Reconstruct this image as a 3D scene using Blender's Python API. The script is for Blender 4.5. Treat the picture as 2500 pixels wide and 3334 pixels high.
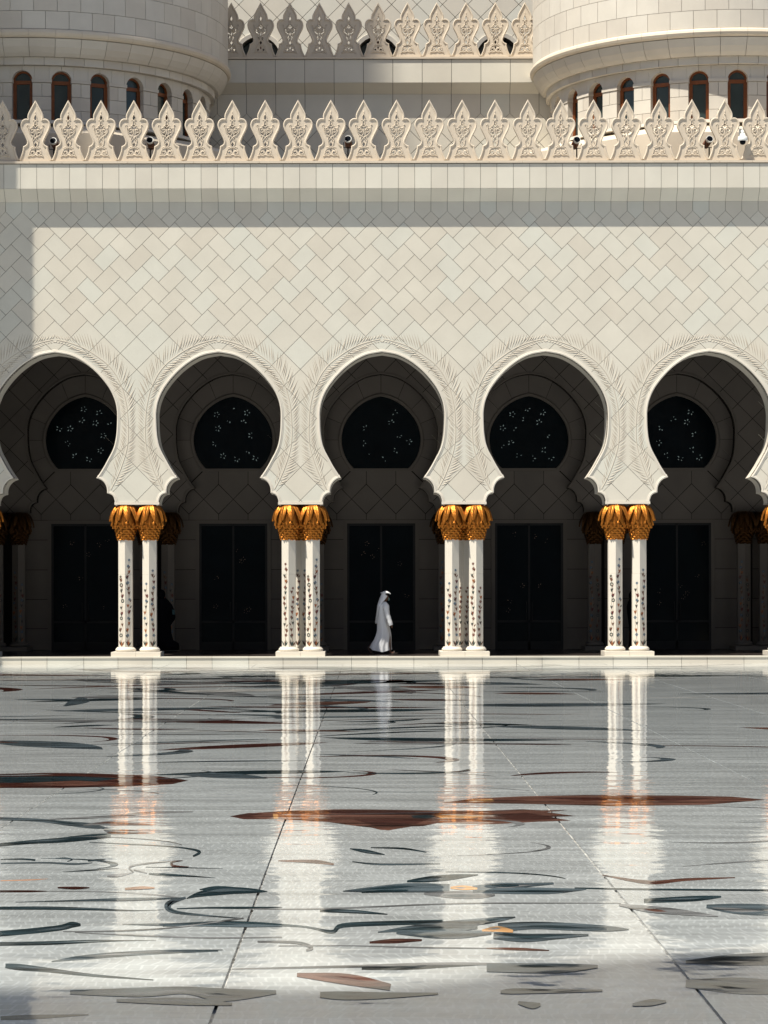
import bpy, bmesh, math, random
from mathutils import Vector, Matrix
R = math.radians
for o in list(bpy.data.objects): bpy.data.objects.remove(o)
scn = bpy.context.scene
COL = scn.collection

# ------------------------------------------------------------------ camera
FPX, VX, VY, DW, CZ = 8106.0, 1205.0, 1925.0, 70.0, 2.03     # photo pixels (2500 x 3334)
cam_d = bpy.data.cameras.new('camera'); cam = bpy.data.objects.new('camera', cam_d); COL.objects.link(cam)
cam.location = (0, -DW, CZ); cam.rotation_euler = (R(90), 0.0016, 0)
cam_d.sensor_width = 36; cam_d.sensor_fit = 'AUTO'; cam_d.lens = FPX/3334*36
cam_d.shift_x = (1250-VX)/3334; cam_d.shift_y = (VY-1667)/3334
cam_d.clip_start = .5; cam_d.clip_end = 3000
scn.camera = cam
# ------------------------------------------------------------------ light
LD = Vector((1.3, 1.0, -3.3)).normalized()                    # the way the sunlight travels
w = bpy.data.worlds.new('World'); scn.world = w; w.use_nodes = True
nt = w.node_tree; nt.nodes.clear()
sky = nt.nodes.new('ShaderNodeTexSky'); sky.sky_type = 'NISHITA'; sky.sun_disc = False
sky.sun_elevation = math.asin(-LD.z); sky.sun_rotation = math.atan2(-LD.x, -LD.y)
sky.air_density = 1.0; sky.dust_density = 1.2; sky.ozone_density = 1.0
bg = nt.nodes.new('ShaderNodeBackground'); bg.inputs[1].default_value = 0.072
wo = nt.nodes.new('ShaderNodeOutputWorld')
nt.links.new(sky.outputs[0], bg.inputs[0]); nt.links.new(bg.outputs[0], wo.inputs[0])
sl = bpy.data.lights.new('sun', 'SUN'); sl.energy = 5.0; sl.angle = R(0.53); sl.color = (1.0, .93, .80)
sun = bpy.data.objects.new('sun', sl); COL.objects.link(sun)
sun.rotation_euler = LD.to_track_quat('-Z', 'Y').to_euler(); sun.location = (-60, -60, 120)
scn.view_settings.view_transform = 'Standard'; scn.view_settings.look = 'None'
scn.view_settings.exposure = 0.71; scn.view_settings.gamma = 1.0
scn.view_settings.use_curve_mapping = False

# ------------------------------------------------------------------ materials
MATS = {}
def stone(name, tones, rough=.55, spec=.35, nscale=1.5, namt=.06, bump=.0, bscale=40, ior=1.5, metallic=0, coat=0):
    """procedural stone: tones are picked per object, with soft clouds over them"""
    m = bpy.data.materials.new(name); m.use_nodes = True; t = m.node_tree; N = t.nodes; L = t.links
    b = N['Principled BSDF']; b.inputs['Roughness'].default_value = rough
    b.inputs['Specular IOR Level'].default_value = spec; b.inputs['IOR'].default_value = ior
    b.inputs['Metallic'].default_value = metallic; b.inputs['Coat Weight'].default_value = coat
    tc = N.new('ShaderNodeTexCoord'); ns = N.new('ShaderNodeTexNoise'); ns.inputs['Scale'].default_value = nscale
    ns.inputs['Detail'].default_value = 5; L.new(tc.outputs['Object'], ns.inputs['Vector'])
    if len(tones) > 1:
        oi = N.new('ShaderNodeObjectInfo'); cr = N.new('ShaderNodeValToRGB'); e = cr.color_ramp.elements
        while len(e) < len(tones): e.new(.5)
        for i, c in enumerate(tones):
            e[i].position = i/(len(tones)-1); e[i].color = (*c, 1)
        L.new(oi.outputs['Random'], cr.inputs[0]); src = cr.outputs[0]
    else:
        rgb = N.new('ShaderNodeRGB'); rgb.outputs[0].default_value = (*tones[0], 1); src = rgb.outputs[0]
    mr = N.new('ShaderNodeMapRange'); mr.inputs[1].default_value = .25; mr.inputs[2].default_value = .75
    mr.inputs[3].default_value = 1-namt; mr.inputs[4].default_value = 1+namt; L.new(ns.outputs[0], mr.inputs[0])
    mx = N.new('ShaderNodeVectorMath'); mx.operation = 'SCALE'
    L.new(src, mx.inputs[0]); L.new(mr.outputs[0], mx.inputs['Scale']); L.new(mx.outputs[0], b.inputs['Base Color'])
    if bump:
        n2 = N.new('ShaderNodeTexNoise'); n2.inputs['Scale'].default_value = bscale; n2.inputs['Detail'].default_value = 4
        L.new(tc.outputs['Object'], n2.inputs['Vector'])
        bp = N.new('ShaderNodeBump'); bp.inputs['Strength'].default_value = bump; bp.inputs['Distance'].default_value = .01
        L.new(n2.outputs[0], bp.inputs['Height']); L.new(bp.outputs[0], b.inputs['Normal'])
    MATS[name] = m; return m

stone('marble', [(.605,.57,.495), (.635,.605,.53), (.59,.55,.475), (.62,.59,.515), (.612,.605,.54), (.60,.562,.488)], rough=.5, nscale=1.2, namt=.05, bump=.05)
stone('cornice', [(.60,.565,.49), (.64,.615,.54), (.58,.545,.475)], rough=.55, nscale=1.2, namt=.05, bump=.05)
stone('grout', [(.17,.15,.13)], rough=.9, spec=.1)
stone('white', [(.63,.59,.52)], rough=.5, namt=.04, bump=.04)
stone('cream', [(.60,.52,.42)], rough=.6, namt=.07, bump=.05)
stone('carved', [(.50,.45,.38)], rough=.7, namt=.08)
stone('inner', [(.135,.118,.104), (.15,.13,.115), (.125,.11,.098)], rough=.5, spec=.25, namt=.08)  # gallery shade painted into the stone as a darker base colour
stone('inner_trim', [(.14,.123,.108)], rough=.55, spec=.2)  # trim and gallery columns darkened the same way, shade in the colour
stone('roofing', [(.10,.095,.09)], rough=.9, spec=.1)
stone('vault', [(.06,.055,.05)], rough=.9, spec=.1)  # ceiling colour darkened too, to keep the gallery dim
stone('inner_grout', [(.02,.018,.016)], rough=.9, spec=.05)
stone('tower', [(.575,.53,.46), (.61,.575,.51), (.55,.505,.44)], rough=.55, namt=.06, bump=.05)
stone('tower_trim', [(.61,.535,.43)], rough=.6, namt=.05)
stone('gold', [(.46,.168,.027)], rough=.47, metallic=.88, namt=.18, nscale=9, bump=.25, bscale=60)
stone('gold_shaded', [(.07,.03,.008)], rough=.45, metallic=.8, namt=.2, nscale=9)  # same gold with the gallery's shade painted into its colour
stone('wood', [(.20,.062,.018)], rough=.45, namt=.2, nscale=6)
stone('glass', [(.003,.006,.008)], rough=.12, spec=.10, namt=.3)
stone('tower_glass', [(.03,.045,.045)], rough=.15, spec=.5, namt=.3)
stone('dark_metal', [(.02,.02,.022)], rough=.5, spec=.2)
stone('white_paint', [(.72,.74,.74)], rough=.35, spec=.5, namt=.02)
stone('rust', [(.16,.07,.045)], rough=.6, namt=.2, nscale=20)
stone('lens', [(.004,.006,.01)], rough=.25, spec=.05)
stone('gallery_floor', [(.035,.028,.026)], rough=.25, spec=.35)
stone('cloth', [(.70,.72,.76)], rough=.9, spec=.05, namt=.03, nscale=6, bump=.2, bscale=18)
stone('black_cloth', [(.006,.006,.008)], rough=.9, spec=.05)
stone('skin', [(.11,.05,.03)], rough=.6)
stone('mask', [(.25,.45,.45)], rough=.8)
stone('leather', [(.05,.04,.035)], rough=.6)
stone('teal_case', [(.012,.06,.07)], rough=.5)
for nm, c in dict(ink_blue=(.03,.10,.17), ink_red=(.10,.018,.018), ink_orange=(.30,.10,.03), ink_brown=(.13,.06,.035),
                  ink_green=(.035,.05,.045), ink_stem=(.30,.20,.13)).items():
    stone(nm, [c], rough=.4, namt=.1, nscale=20)
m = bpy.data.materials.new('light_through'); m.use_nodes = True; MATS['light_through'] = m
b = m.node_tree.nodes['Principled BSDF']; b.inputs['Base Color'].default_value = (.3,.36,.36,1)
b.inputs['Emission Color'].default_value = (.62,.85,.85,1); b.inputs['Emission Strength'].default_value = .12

def polished(name, tones, tess=0.0, ior=1.42):
    """polished wet-looking floor marble; fine tesserae and a little waviness in the polish"""
    m = stone(name, tones, rough=.05, spec=.5 if tess else .12, nscale=.8, namt=.10, ior=ior)
    t = m.node_tree; N = t.nodes; L = t.links; b = N['Principled BSDF']
    tc = N.new('ShaderNodeTexCoord')
    mp = N.new('ShaderNodeMapping'); mp.inputs['Scale'].default_value = (1.3, 1.3, 1.3); L.new(tc.outputs['Object'], mp.inputs[0])
    n1 = N.new('ShaderNodeTexNoise'); n1.inputs['Scale'].default_value = 1.1; n1.inputs['Detail'].default_value = 2.5
    n1.inputs['Roughness'].default_value = .6
    L.new(mp.outputs[0], n1.inputs['Vector'])
    bp = N.new('ShaderNodeBump'); bp.inputs['Strength'].default_value = .5; bp.inputs['Distance'].default_value = .011
    L.new(n1.outputs[0], bp.inputs['Height'])
    L.new(bp.outputs[0], b.inputs['Normal'])
    # roughness patches
    n3 = N.new('ShaderNodeTexNoise'); n3.inputs['Scale'].default_value = .5; n3.inputs['Detail'].default_value = 3
    L.new(tc.outputs['Object'], n3.inputs['Vector'])
    mr = N.new('ShaderNodeMapRange'); mr.inputs[3].default_value = .02; mr.inputs[4].default_value = .07
    L.new(n3.outputs[0], mr.inputs[0]); L.new(mr.outputs[0], b.inputs['Roughness'])
    if not tess:
        # veined inlay stone: streaks that run across the court
        m3 = N.new('ShaderNodeMapping'); m3.inputs['Scale'].default_value = (.9, 7.0, 1); L.new(tc.outputs['Object'], m3.inputs[0])
        n4 = N.new('ShaderNodeTexNoise'); n4.inputs['Scale'].default_value = 1.0; n4.inputs['Detail'].default_value = 5; n4.inputs['Distortion'].default_value = .9
        L.new(m3.outputs[0], n4.inputs['Vector'])
        r4 = N.new('ShaderNodeMapRange'); r4.inputs[1].default_value = .36; r4.inputs[2].default_value = .66; r4.inputs[3].default_value = .35; r4.inputs[4].default_value = 1.9
        L.new(n4.outputs[0], r4.inputs[0]); old = b.inputs['Base Color'].links[0].from_socket
        m5 = N.new('ShaderNodeVectorMath'); m5.operation = 'SCALE'; L.new(old, m5.inputs[0]); L.new(r4.outputs[0], m5.inputs['Scale']); L.new(m5.outputs[0], b.inputs['Base Color'])
    if tess:
        # rows of small tesserae: staggered bricks, wavy rows, lighter seams
        wv = N.new('ShaderNodeTexNoise'); wv.inputs['Scale'].default_value = .9
        L.new(tc.outputs['Object'], wv.inputs['Vector'])
        ad = N.new('ShaderNodeVectorMath'); ad.operation = 'MULTIPLY_ADD'; ad.inputs[1].default_value = (.5,.5,0)
        L.new(wv.outputs['Color'], ad.inputs[0]); L.new(tc.outputs['Object'], ad.inputs[2])
        br = N.new('ShaderNodeTexBrick'); br.inputs['Scale'].default_value = 1.0
        br.inputs['Brick Width'].default_value = .075; br.inputs['Row Height'].default_value = .16
        br.inputs['Mortar Size'].default_value = .008; br.inputs['Mortar Smooth'].default_value = .4; br.offset = .5
        br.inputs['Color1'].default_value = (.93,.93,.93,1); br.inputs['Color2'].default_value = (1.05,1.05,1.05,1)
        br.inputs['Mortar'].default_value = (1.22,1.22,1.22,1)
        L.new(ad.outputs[0], br.inputs['Vector'])
        old = b.inputs['Base Color'].links[0].from_socket
        mu = N.new('ShaderNodeVectorMath'); mu.operation = 'MULTIPLY'
        L.new(old, mu.inputs[0]); L.new(br.outputs['Color'], mu.inputs[1])
        # veins of the slabs run across the court
        m3 = N.new('ShaderNodeMapping'); m3.inputs['Scale'].default_value = (.35, 3.2, 1); L.new(tc.outputs['Object'], m3.inputs[0])
        n4 = N.new('ShaderNodeTexNoise'); n4.inputs['Scale'].default_value = 1.0; n4.inputs['Detail'].default_value = 4; n4.inputs['Distortion'].default_value = .6
        L.new(m3.outputs[0], n4.inputs['Vector'])
        r4 = N.new('ShaderNodeMapRange'); r4.inputs[1].default_value = .3; r4.inputs[2].default_value = .7; r4.inputs[3].default_value = .74; r4.inputs[4].default_value = 1.2
        L.new(n4.outputs[0], r4.inputs[0])
        m5 = N.new('ShaderNodeVectorMath'); m5.operation = 'SCALE'; L.new(mu.outputs[0], m5.inputs[0]); L.new(r4.outputs[0], m5.inputs['Scale']); L.new(m5.outputs[0], b.inputs['Base Color'])
    return m
polished('floor', [(.355,.385,.398), (.375,.40,.410)], tess=1, ior=1.53)
polished('inl_teal', [(.012,.022,.027)]); polished('inl_brown', [(.038,.014,.011)]); polished('inl_grey', [(.12,.125,.13)])
polished('inl_slate', [(.045,.06,.07)]); polished('inl_peach', [(.26,.15,.10)]); polished('inl_orange', [(.30,.17,.075)]); polished('inl_umber', [(.075,.035,.026)])
polished('inl_white', [(.36,.36,.35)])

# ------------------------------------------------------------------ helpers
def tag(o, label=None, cat=None, group=None, kind=None):
    if label: o['label'] = label
    if cat: o['category'] = cat
    if group: o['group'] = group
    if kind: o['kind'] = kind
    return o
def link(o, parent=None, world=True):
    COL.objects.link(o)
    if parent is not None:
        o.parent = parent
        if world and parent.type == 'EMPTY': o.matrix_parent_inverse = Matrix.Translation(-parent.location)
    return o
def empty(name, loc=(0,0,0), label=None, cat=None, group=None):
    o = bpy.data.objects.new(name, None); o.location = loc; o.empty_display_size = .3; COL.objects.link(o)
    return tag(o, label, cat, group)
class MB:
    def __init__(s): s.v = []; s.f = []; s.m = []
    def add(s, vs, fs, mi=0):
        k = len(s.v); s.v += [tuple(p) for p in vs]
        for f in fs: s.f.append(tuple(i+k for i in f)); s.m.append(mi)
    def box(s, x0,x1,y0,y1,z0,z1, mi=0):
        s.add([(x0,y0,z0),(x1,y0,z0),(x1,y1,z0),(x0,y1,z0),(x0,y0,z1),(x1,y0,z1),(x1,y1,z1),(x0,y1,z1)],
              [(0,3,2,1),(4,5,6,7),(0,1,5,4),(1,2,6,5),(2,3,7,6),(3,0,4,7)], mi)
    def prism(s, poly, y0, y1, mi=0, mp=None, back=True):
        """(x,z) outline from y0 (front) to y1; mp maps (x,y,z)"""
        a = sum(poly[i][0]*poly[(i+1)%len(poly)][1]-poly[(i+1)%len(poly)][0]*poly[i][1] for i in range(len(poly)))
        if a < 0: poly = poly[::-1]
        n = len(poly); mp = mp or (lambda x,y,z: (x,y,z))
        vs = [mp(x,y0,z) for x,z in poly]+[mp(x,y1,z) for x,z in poly]
        fs = [tuple(range(n))]
        if back: fs.append(tuple(range(2*n-1, n-1, -1)))
        fs += [(i, n+i, n+(i+1)%n, (i+1)%n) for i in range(n)]
        s.add(vs, fs, mi)
    def sweep(s, path, sec, mi=0, miter=1.7, closed=False):
        """path in (x,z); sec of (offset to the left of the path, y)"""
        n = len(path); rings = []
        for i, p in enumerate(path):
            a = Vector(path[i-1]) if (i or closed) else None; c = Vector(path[(i+1)%n]) if (i < n-1 or closed) else None
            p = Vector(p); nn = []
            for d in ((p-a) if a is not None else None, (c-p) if c is not None else None):
                if d is not None and d.length > 1e-6: d = d.normalized(); nn.append(Vector((-d.y, d.x)))
            q = sum(nn, Vector((0,0)))
            q = q.normalized() if q.length > 1e-6 else nn[0]
            k = min(miter, 1/max(.2, q.dot(nn[0])))
            rings.append([(p.x+q.x*o*k, y, p.y+q.y*o*k) for o, y in sec])
        m_ = len(sec); vs = [v for r in rings for v in r]; fs = []
        for i in range(n if closed else n-1):
            for j in range(m_-1):
                a = i*m_+j; b_ = ((i+1)%n)*m_+j
                fs.append((a, b_, b_+1, a+1))
        s.add(vs, fs, mi)
    def tube(s, pts, rad, seg=6, mi=0, caps=True):
        pts = [Vector(p) for p in pts]; n = len(pts); rr = rad if isinstance(rad, (list, tuple)) else [rad]*n; rings = []
        up = Vector((0,1,.01))
        for i, p in enumerate(pts):
            t = (pts[min(i+1,n-1)]-pts[max(i-1,0)]).normalized()
            a = t.cross(up)
            if a.length < .05: a = t.cross(Vector((1,0,0)))
            a.normalize(); c = t.cross(a).normalized()
            rings.append([p+(a*math.cos(2*math.pi*k/seg)+c*math.sin(2*math.pi*k/seg))*rr[i] for k in range(seg)])
        vs = [v for r in rings for v in r]; fs = []
        for i in range(n-1):
            for k in range(seg):
                fs.append((i*seg+k, i*seg+(k+1)%seg, (i+1)*seg+(k+1)%seg, (i+1)*seg+k))
        if caps: fs += [tuple(range(seg))[::-1], tuple((n-1)*seg+k for k in range(seg))]
        s.add(vs, fs, mi)
    def lathe(s, prof, c=(0,0), seg=48, a0=0, a1=2*math.pi, mi=0):
        """prof of (r,z); angle 0 faces the camera (-y)"""
        full = abs(a1-a0-2*math.pi) < 1e-4; cols = seg if full else seg+1; vs = []; fs = []; m_ = len(prof)
        for i in range(cols):
            a = a0+(a1-a0)*i/seg
            for r, z in prof: vs.append((c[0]+r*math.sin(a), c[1]-r*math.cos(a), z))
        for i in range(seg):
            for j in range(m_-1):
                k = (i+1) % cols
                fs.append((i*m_+j, k*m_+j, k*m_+j+1, i*m_+j+1))
        s.add(vs, fs, mi)
    def mesh(s, name, mats, smooth=False):
        me = bpy.data.meshes.new(name); me.from_pydata(s.v, [], s.f)
        for mt in ([mats] if isinstance(mats, str) else mats): me.materials.append(MATS[mt])
        if len(me.materials) > 1: me.polygons.foreach_set('material_index', s.m)
        if smooth: me.polygons.foreach_set('use_smooth', [True]*len(me.polygons))
        me.update(); return me
    def build(s, name, mats, parent=None, smooth=False, world=True, fix=False):
        me = s.mesh(name, mats, smooth)
        if fix:
            bm = bmesh.new(); bm.from_mesh(me); bmesh.ops.recalc_face_normals(bm, faces=bm.faces); bm.to_mesh(me); bm.free()
        return link(bpy.data.objects.new(name, me), parent, world)
def copy_tree(o, parent=None):
    c = o.copy(); COL.objects.link(c); c.parent = parent
    for ch in list(o.children): copy_tree(ch, c)
    return c
def cat_rom(pts, n=6):
    out = []
    P = [pts[0]]+list(pts)+[pts[-1]]
    for i in range(1, len(P)-2):
        for k in range(n):
            t = k/n; a, b_, c, d = P[i-1], P[i], P[i+1], P[i+2]
            out.append(tuple(.5*((2*b_[q])+(-a[q]+c[q])*t+(2*a[q]-5*b_[q]+4*c[q]-d[q])*t*t+(-a[q]+3*b_[q]-3*c[q]+d[q])*t**3) for q in range(len(b_))))
    out.append(tuple(pts[-1])); return out
def clip(sub, win):
    """Sutherland-Hodgman: any outline against a convex window"""
    a = sum(win[i][0]*win[(i+1)%len(win)][1]-win[(i+1)%len(win)][0]*win[i][1] for i in range(len(win)))
    if a < 0: win = win[::-1]
    out = sub
    for i in range(len(win)):
        p, q = win[i], win[(i+1)%len(win)]; ex, ez = q[0]-p[0], q[1]-p[1]
        inp, out = out, []
        if not inp: return []
        sd = lambda r: ex*(r[1]-p[1])-ez*(r[0]-p[0])
        for k in range(len(inp)):
            c, d = inp[k-1], inp[k]; sc, s2 = sd(c), sd(d)
            if (sc >= 0) != (s2 >= 0):
                t = sc/(sc-s2); out.append((c[0]+(d[0]-c[0])*t, c[1]+(d[1]-c[1])*t))
            if s2 >= 0: out.append(d)
    res = []
    for p in out:
        if not res or abs(p[0]-res[-1][0])+abs(p[1]-res[-1][1]) > 1e-4: res.append(p)
    if len(res) > 1 and abs(res[0][0]-res[-1][0])+abs(res[0][1]-res[-1][1]) < 1e-4: res.pop()
    return res
def area(p): return abs(sum(p[i][0]*p[(i+1)%len(p)][1]-p[(i+1)%len(p)][0]*p[i][1] for i in range(len(p))))/2
def shrink(poly, g):
    """inset a convex outline by g"""
    a = sum(poly[i][0]*poly[(i+1)%len(poly)][1]-poly[(i+1)%len(poly)][0]*poly[i][1] for i in range(len(poly)))
    if a < 0: poly = poly[::-1]
    n = len(poly); out = []
    for i in range(n):
        p0, p1, p2 = Vector(poly[i-1]), Vector(poly[i]), Vector(poly[(i+1)%n])
        d1 = (p1-p0).normalized(); d2 = (p2-p1).normalized()
        n1 = Vector((-d1.y, d1.x)); n2 = Vector((-d2.y, d2.x)); q = (n1+n2)
        q = q.normalized(); k = g/max(.3, q.dot(n1)); out.append((p1.x+q.x*k, p1.y+q.y*k))
    return out
def Z(py, y): return CZ+(VY-py)*(DW+y)/FPX
def X(px, y): return (px-VX)*(DW+y)/FPX
def GP(px, py):
    d = CZ*FPX/(py-VY); return ((px-VX)*d/FPX, -DW+d)

# ------------------------------------------------------------------ the setting's ground
g = MB(); g.add([(-900,-900,-.05),(900,-900,-.05),(900,900,-.05),(-900,900,-.05)], [(0,1,2,3)])
tag(g.build('ground', 'grout'), kind='structure')
court = empty('courtyard_floor', (0,-35,0)); tag(court, kind='structure')
bed = MB(); bed.box(-40,40,-73,-.60,-.045,-.018); bed.build('bedding', 'inl_white', court)
jx = [-.756+2.416*k for k in range(-13, 15)]
for a, c in zip(jx, jx[1:]):
    s = MB(); s.box(a+.009, c-.009, -73, -.605, -.03, 0); s.build('paving_strip', 'floor', court)

# platform with a step of separate blocks
PZ = .215; SY = -.62; PW = 4.6; P = .92; AX = .345
plat = empty('platform', (AX, SY, 0)); tag(plat, kind='structure')
s = MB(); s.box(-14,17,SY+.03,7.9,-.02,PZ-.045); s.build('core', 'grout', plat)
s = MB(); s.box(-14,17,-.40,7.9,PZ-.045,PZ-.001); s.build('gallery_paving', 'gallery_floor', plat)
xs = []
for k in range(-3, 4):
    c = AX+PW*(k+.5)                               # pier centre
    xs += [c-1.43, c-.477, c+.477, c+1.43, c+1.43+.715]
for a, c in zip(xs, xs[1:]):
    s = MB(); s.box(a+.006, c-.006, SY, SY+.1, -.03, PZ-.05); s.build('step_block', 'marble', plat)
    s = MB(); s.box(a+.003, c-.003, SY-.02, -.39, PZ-.045, PZ); s.build('nosing', 'cornice', plat)

# ------------------------------------------------------------------ arch profile (shared by the outer and the inner arcade)
Zw = lambda py: CZ+(VY-py)/115.8
foot1 = [(.637,1641.7),(.620,1637.0),(.628,1627.7),(.671,1615),(.750,1607.5),(.838,1605)]
foot2 = [(.838,1605),(.840,1593.4),(.867,1580.7),(.937,1568),(1.038,1559),(1.14,1555)]
up = [(1.14,1555),(1.062,1542.7),(.921,1517),(.796,1490),(.703,1470),(.632,1448.7),(.586,1423),(.562,1395),(.552,1360)]
crown = [(1.742,1336),(1.69,1305),(1.56,1270),(1.36,1237),(1.13,1208),(.904,1186),(.67,1168.5),(.389,1154.5),(.0,1146.6)]
half = [(2.3-a, Zw(b_)) for a, b_ in cat_rom(foot1, 4)]+[(2.3-a, Zw(b_)) for a, b_ in cat_rom(foot2, 4)[1:]] \
     + [(a, Zw(b_)) for a, b_ in cat_rom([(2.3-a, b_) for a, b_ in up]+crown, 4)[1:]]
ARCH = [(-a, z) for a, z in half]+[(a, z) for a, z in half[:-1][::-1]]     # left foot, over the crown, right foot
ZB = half[0][1]
def arcade_poly(ks, x0, x1, ztop):
    p = [(x1, ztop), (x0, ztop), (x0, ZB)]
    for k in ks: p += [(AX+PW*k+a, z) for a, z in ARCH]
    return p+[(x1, ZB)]
RIM = [(0,.30),(0,-.004),(.010,-.018),(.036,-.022),(.052,-.016),(.058,-.008),(.076,-.010),(.086,-.004),(.086,.03)]

def tiles(polys, wall, parent, y, name='wall_tile', mat='marble', th=.03, gap=.0055, minarea=.004):
    for t in polys:
        q = clip(wall, shrink(t, gap)) if wall else shrink(t, gap)
        if len(q) > 2 and area(q) > minarea:
            s = MB(); s.prism(q, y, y+th, back=False); s.build(name, mat, parent)
def square(x, z, h=P/2): return [(x,z),(x+h,z-h),(x,z-2*h),(x-h,z-h)]

# ------------------------------------------------------------------ arcade wall
KS = range(-2, 4); XL, XR = -12.8, 16.5
WZ1 = Z(657, 0)
T0 = Z(687, 0)
wall = empty('arcade_wall', (AX, 0, ZB), 'sunlit cream marble arcade wall with keyhole arches and diagonal herringbone tiles', 'wall')
poly = arcade_poly(KS, XL, XR, WZ1+.4)
s = MB(); s.prism(poly, .022, 1.0); s.build('wall_core', 'grout', wall)
polyi = [p for p in poly]
# finished stone lining of the arch soffits
for k in KS:
    s = MB(); s.sweep([(AX+PW*k+a, z) for a, z in ARCH], [(-.003,1.0),(-.003,.28)]); s.build('arch_soffit', 'white', wall, True)
a_, b_ = P/2, P/3
tl = []
i0, i1 = -13, 14
for i in range(i0, i1+1):
    x = AX+i*P
    for j in range(0, 6):
        z = T0-j*2*b_
        if j < 5: tl.append([(x,z),(x+a_,z-a_),(x+a_-b_,z-a_-b_),(x-b_,z-b_)])
        if j > 0: tl.append([(x,z),(x-b_,z+b_),(x-b_-a_,z+b_-a_),(x-a_,z-a_)])
    h = P/4; tl.append([(x+a_,T0),(x+a_+h,T0-h),(x+a_,T0-2*h),(x+a_-h,T0-h)])
T5 = T0-5*2*b_
tiles(tl, None, wall, 0, 'wall_tile')
for i in range(i0, i1+1):       # top row: tiles with pointed feet, as one outline each
    for d in (0, a_):
        x = AX+i*P+d; g_ = .0055
        s = MB(); s.prism([(x+g_,WZ1-.003),(x+g_,T0-g_*.6),(x+a_/2,T0-a_/2+g_*1.2),(x+a_-g_,T0-g_*.6),(x+a_-g_,WZ1-.003)], 0, .03, back=False)
        s.build('pointed_tile', 'marble', wall)
sq = []
for r in range(0, 12):
    for i in range(i0, i1+1):
        x = AX+i*P+(a_ if r % 2 else 0); z = T5-r*a_
        sq.append(square(x, z))
tiles(sq, poly, wall, 0, 'square_tile')
# cornice: square blocks over a sloping cove
CY = -.315; C0, C1 = Z(613, CY), Z(531, CY)
s = MB(); s.box(XL,XR,CY+.02,.9,C0-.012,C1-.01)
s.add([(XL,CY+.02,C0-.02),(XR,CY+.02,C0-.02),(XR,.022,WZ1+.005),(XL,.022,WZ1+.005)], [(0,1,2,3)]); s.build('cornice_core', 'grout', wall)
n = int((XR-XL)/a_)
for i in range(-26, 30):
    x = AX+i*a_; g_ = .0055
    s = MB(); s.box(x+g_, x+a_-g_, CY, CY+.1, C0+.002, C1-.022); s.build('cornice_block', 'cornice', wall)
    s = MB(); A = [(CY, C0-.003), (CY+.03, C0-.003), (.03, WZ1+.006), (0, WZ1)]
    s.add([(x+g_,y,z) for y,z in A]+[(x+a_-g_,y,z) for y,z in A], [(3,2,1,0),(4,5,6,7),(0,4,7,3),(0,1,5,4),(1,2,6,5),(2,3,7,6)])
    s.build('cove_block', 'cornice', wall, fix=True)
# arch mouldings
for k in KS:
    s = MB(); s.sweep([(AX+PW*k+a, z) for a, z in ARCH], RIM); s.build('arch_moulding', 'white', wall)
for k in range(-3, 4):
    c = AX+PW*(k+.5); s = MB()
    for z0, z1, y0 in ((ZB-.004, ZB+.022, -.034), (ZB+.022, ZB+.07, -.022)):
        s.box(c-.63, c+.63, y0, .05, z0, z1)
    s.build('pier_moulding', 'white', wall)
    s = MB(); s.box(c-.62, c+.62, .05, 1.0, ZB-.004, ZB+.01); s.build('pier_soffit', 'white', wall)
# carved palm fronds beside the arches
rach = [(.734,1593),(.594,1562.6),(.469,1530),(.344,1488.5),(.270,1455),(.242,1425),(.238,1393),(.262,1340),(.304,1309),(.377,1273),
        (.481,1244),(.627,1212.6),(.835,1183.7),(1.105,1159.6),(1.376,1139),(1.668,1123),(2.0,1111),(2.25,1105)]
RP = cat_rom([(a, Zw(b_)) for a, b_ in rach], 10)
def in_arch(x, z, m=.1):
    """x from the pier centre: is the point inside the opening (plus its rim)?"""
    xa = abs(2.3-x)
    best = 1e9
    for (a, q), (a2, q2) in zip(half, half[1:]):
        dx, dz = a2-a, q2-q; l = dx*dx+dz*dz or 1e-9
        t = max(0, min(1, ((xa-a)*dx+(z-q)*dz)/l)); best = min(best, math.hypot(xa-a-t*dx, z-q-t*dz))
    # inside test by half profile
    ins = False; pl = half+[(0, ZB)]
    for i in range(len(pl)):
        (x1,z1),(x2,z2) = pl[i-1], pl[i]
        if (z1 > z) != (z2 > z) and xa < (x2-x1)*(z-z1)/(z2-z1)+x1: ins = not ins
    return ins or best < m
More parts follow.
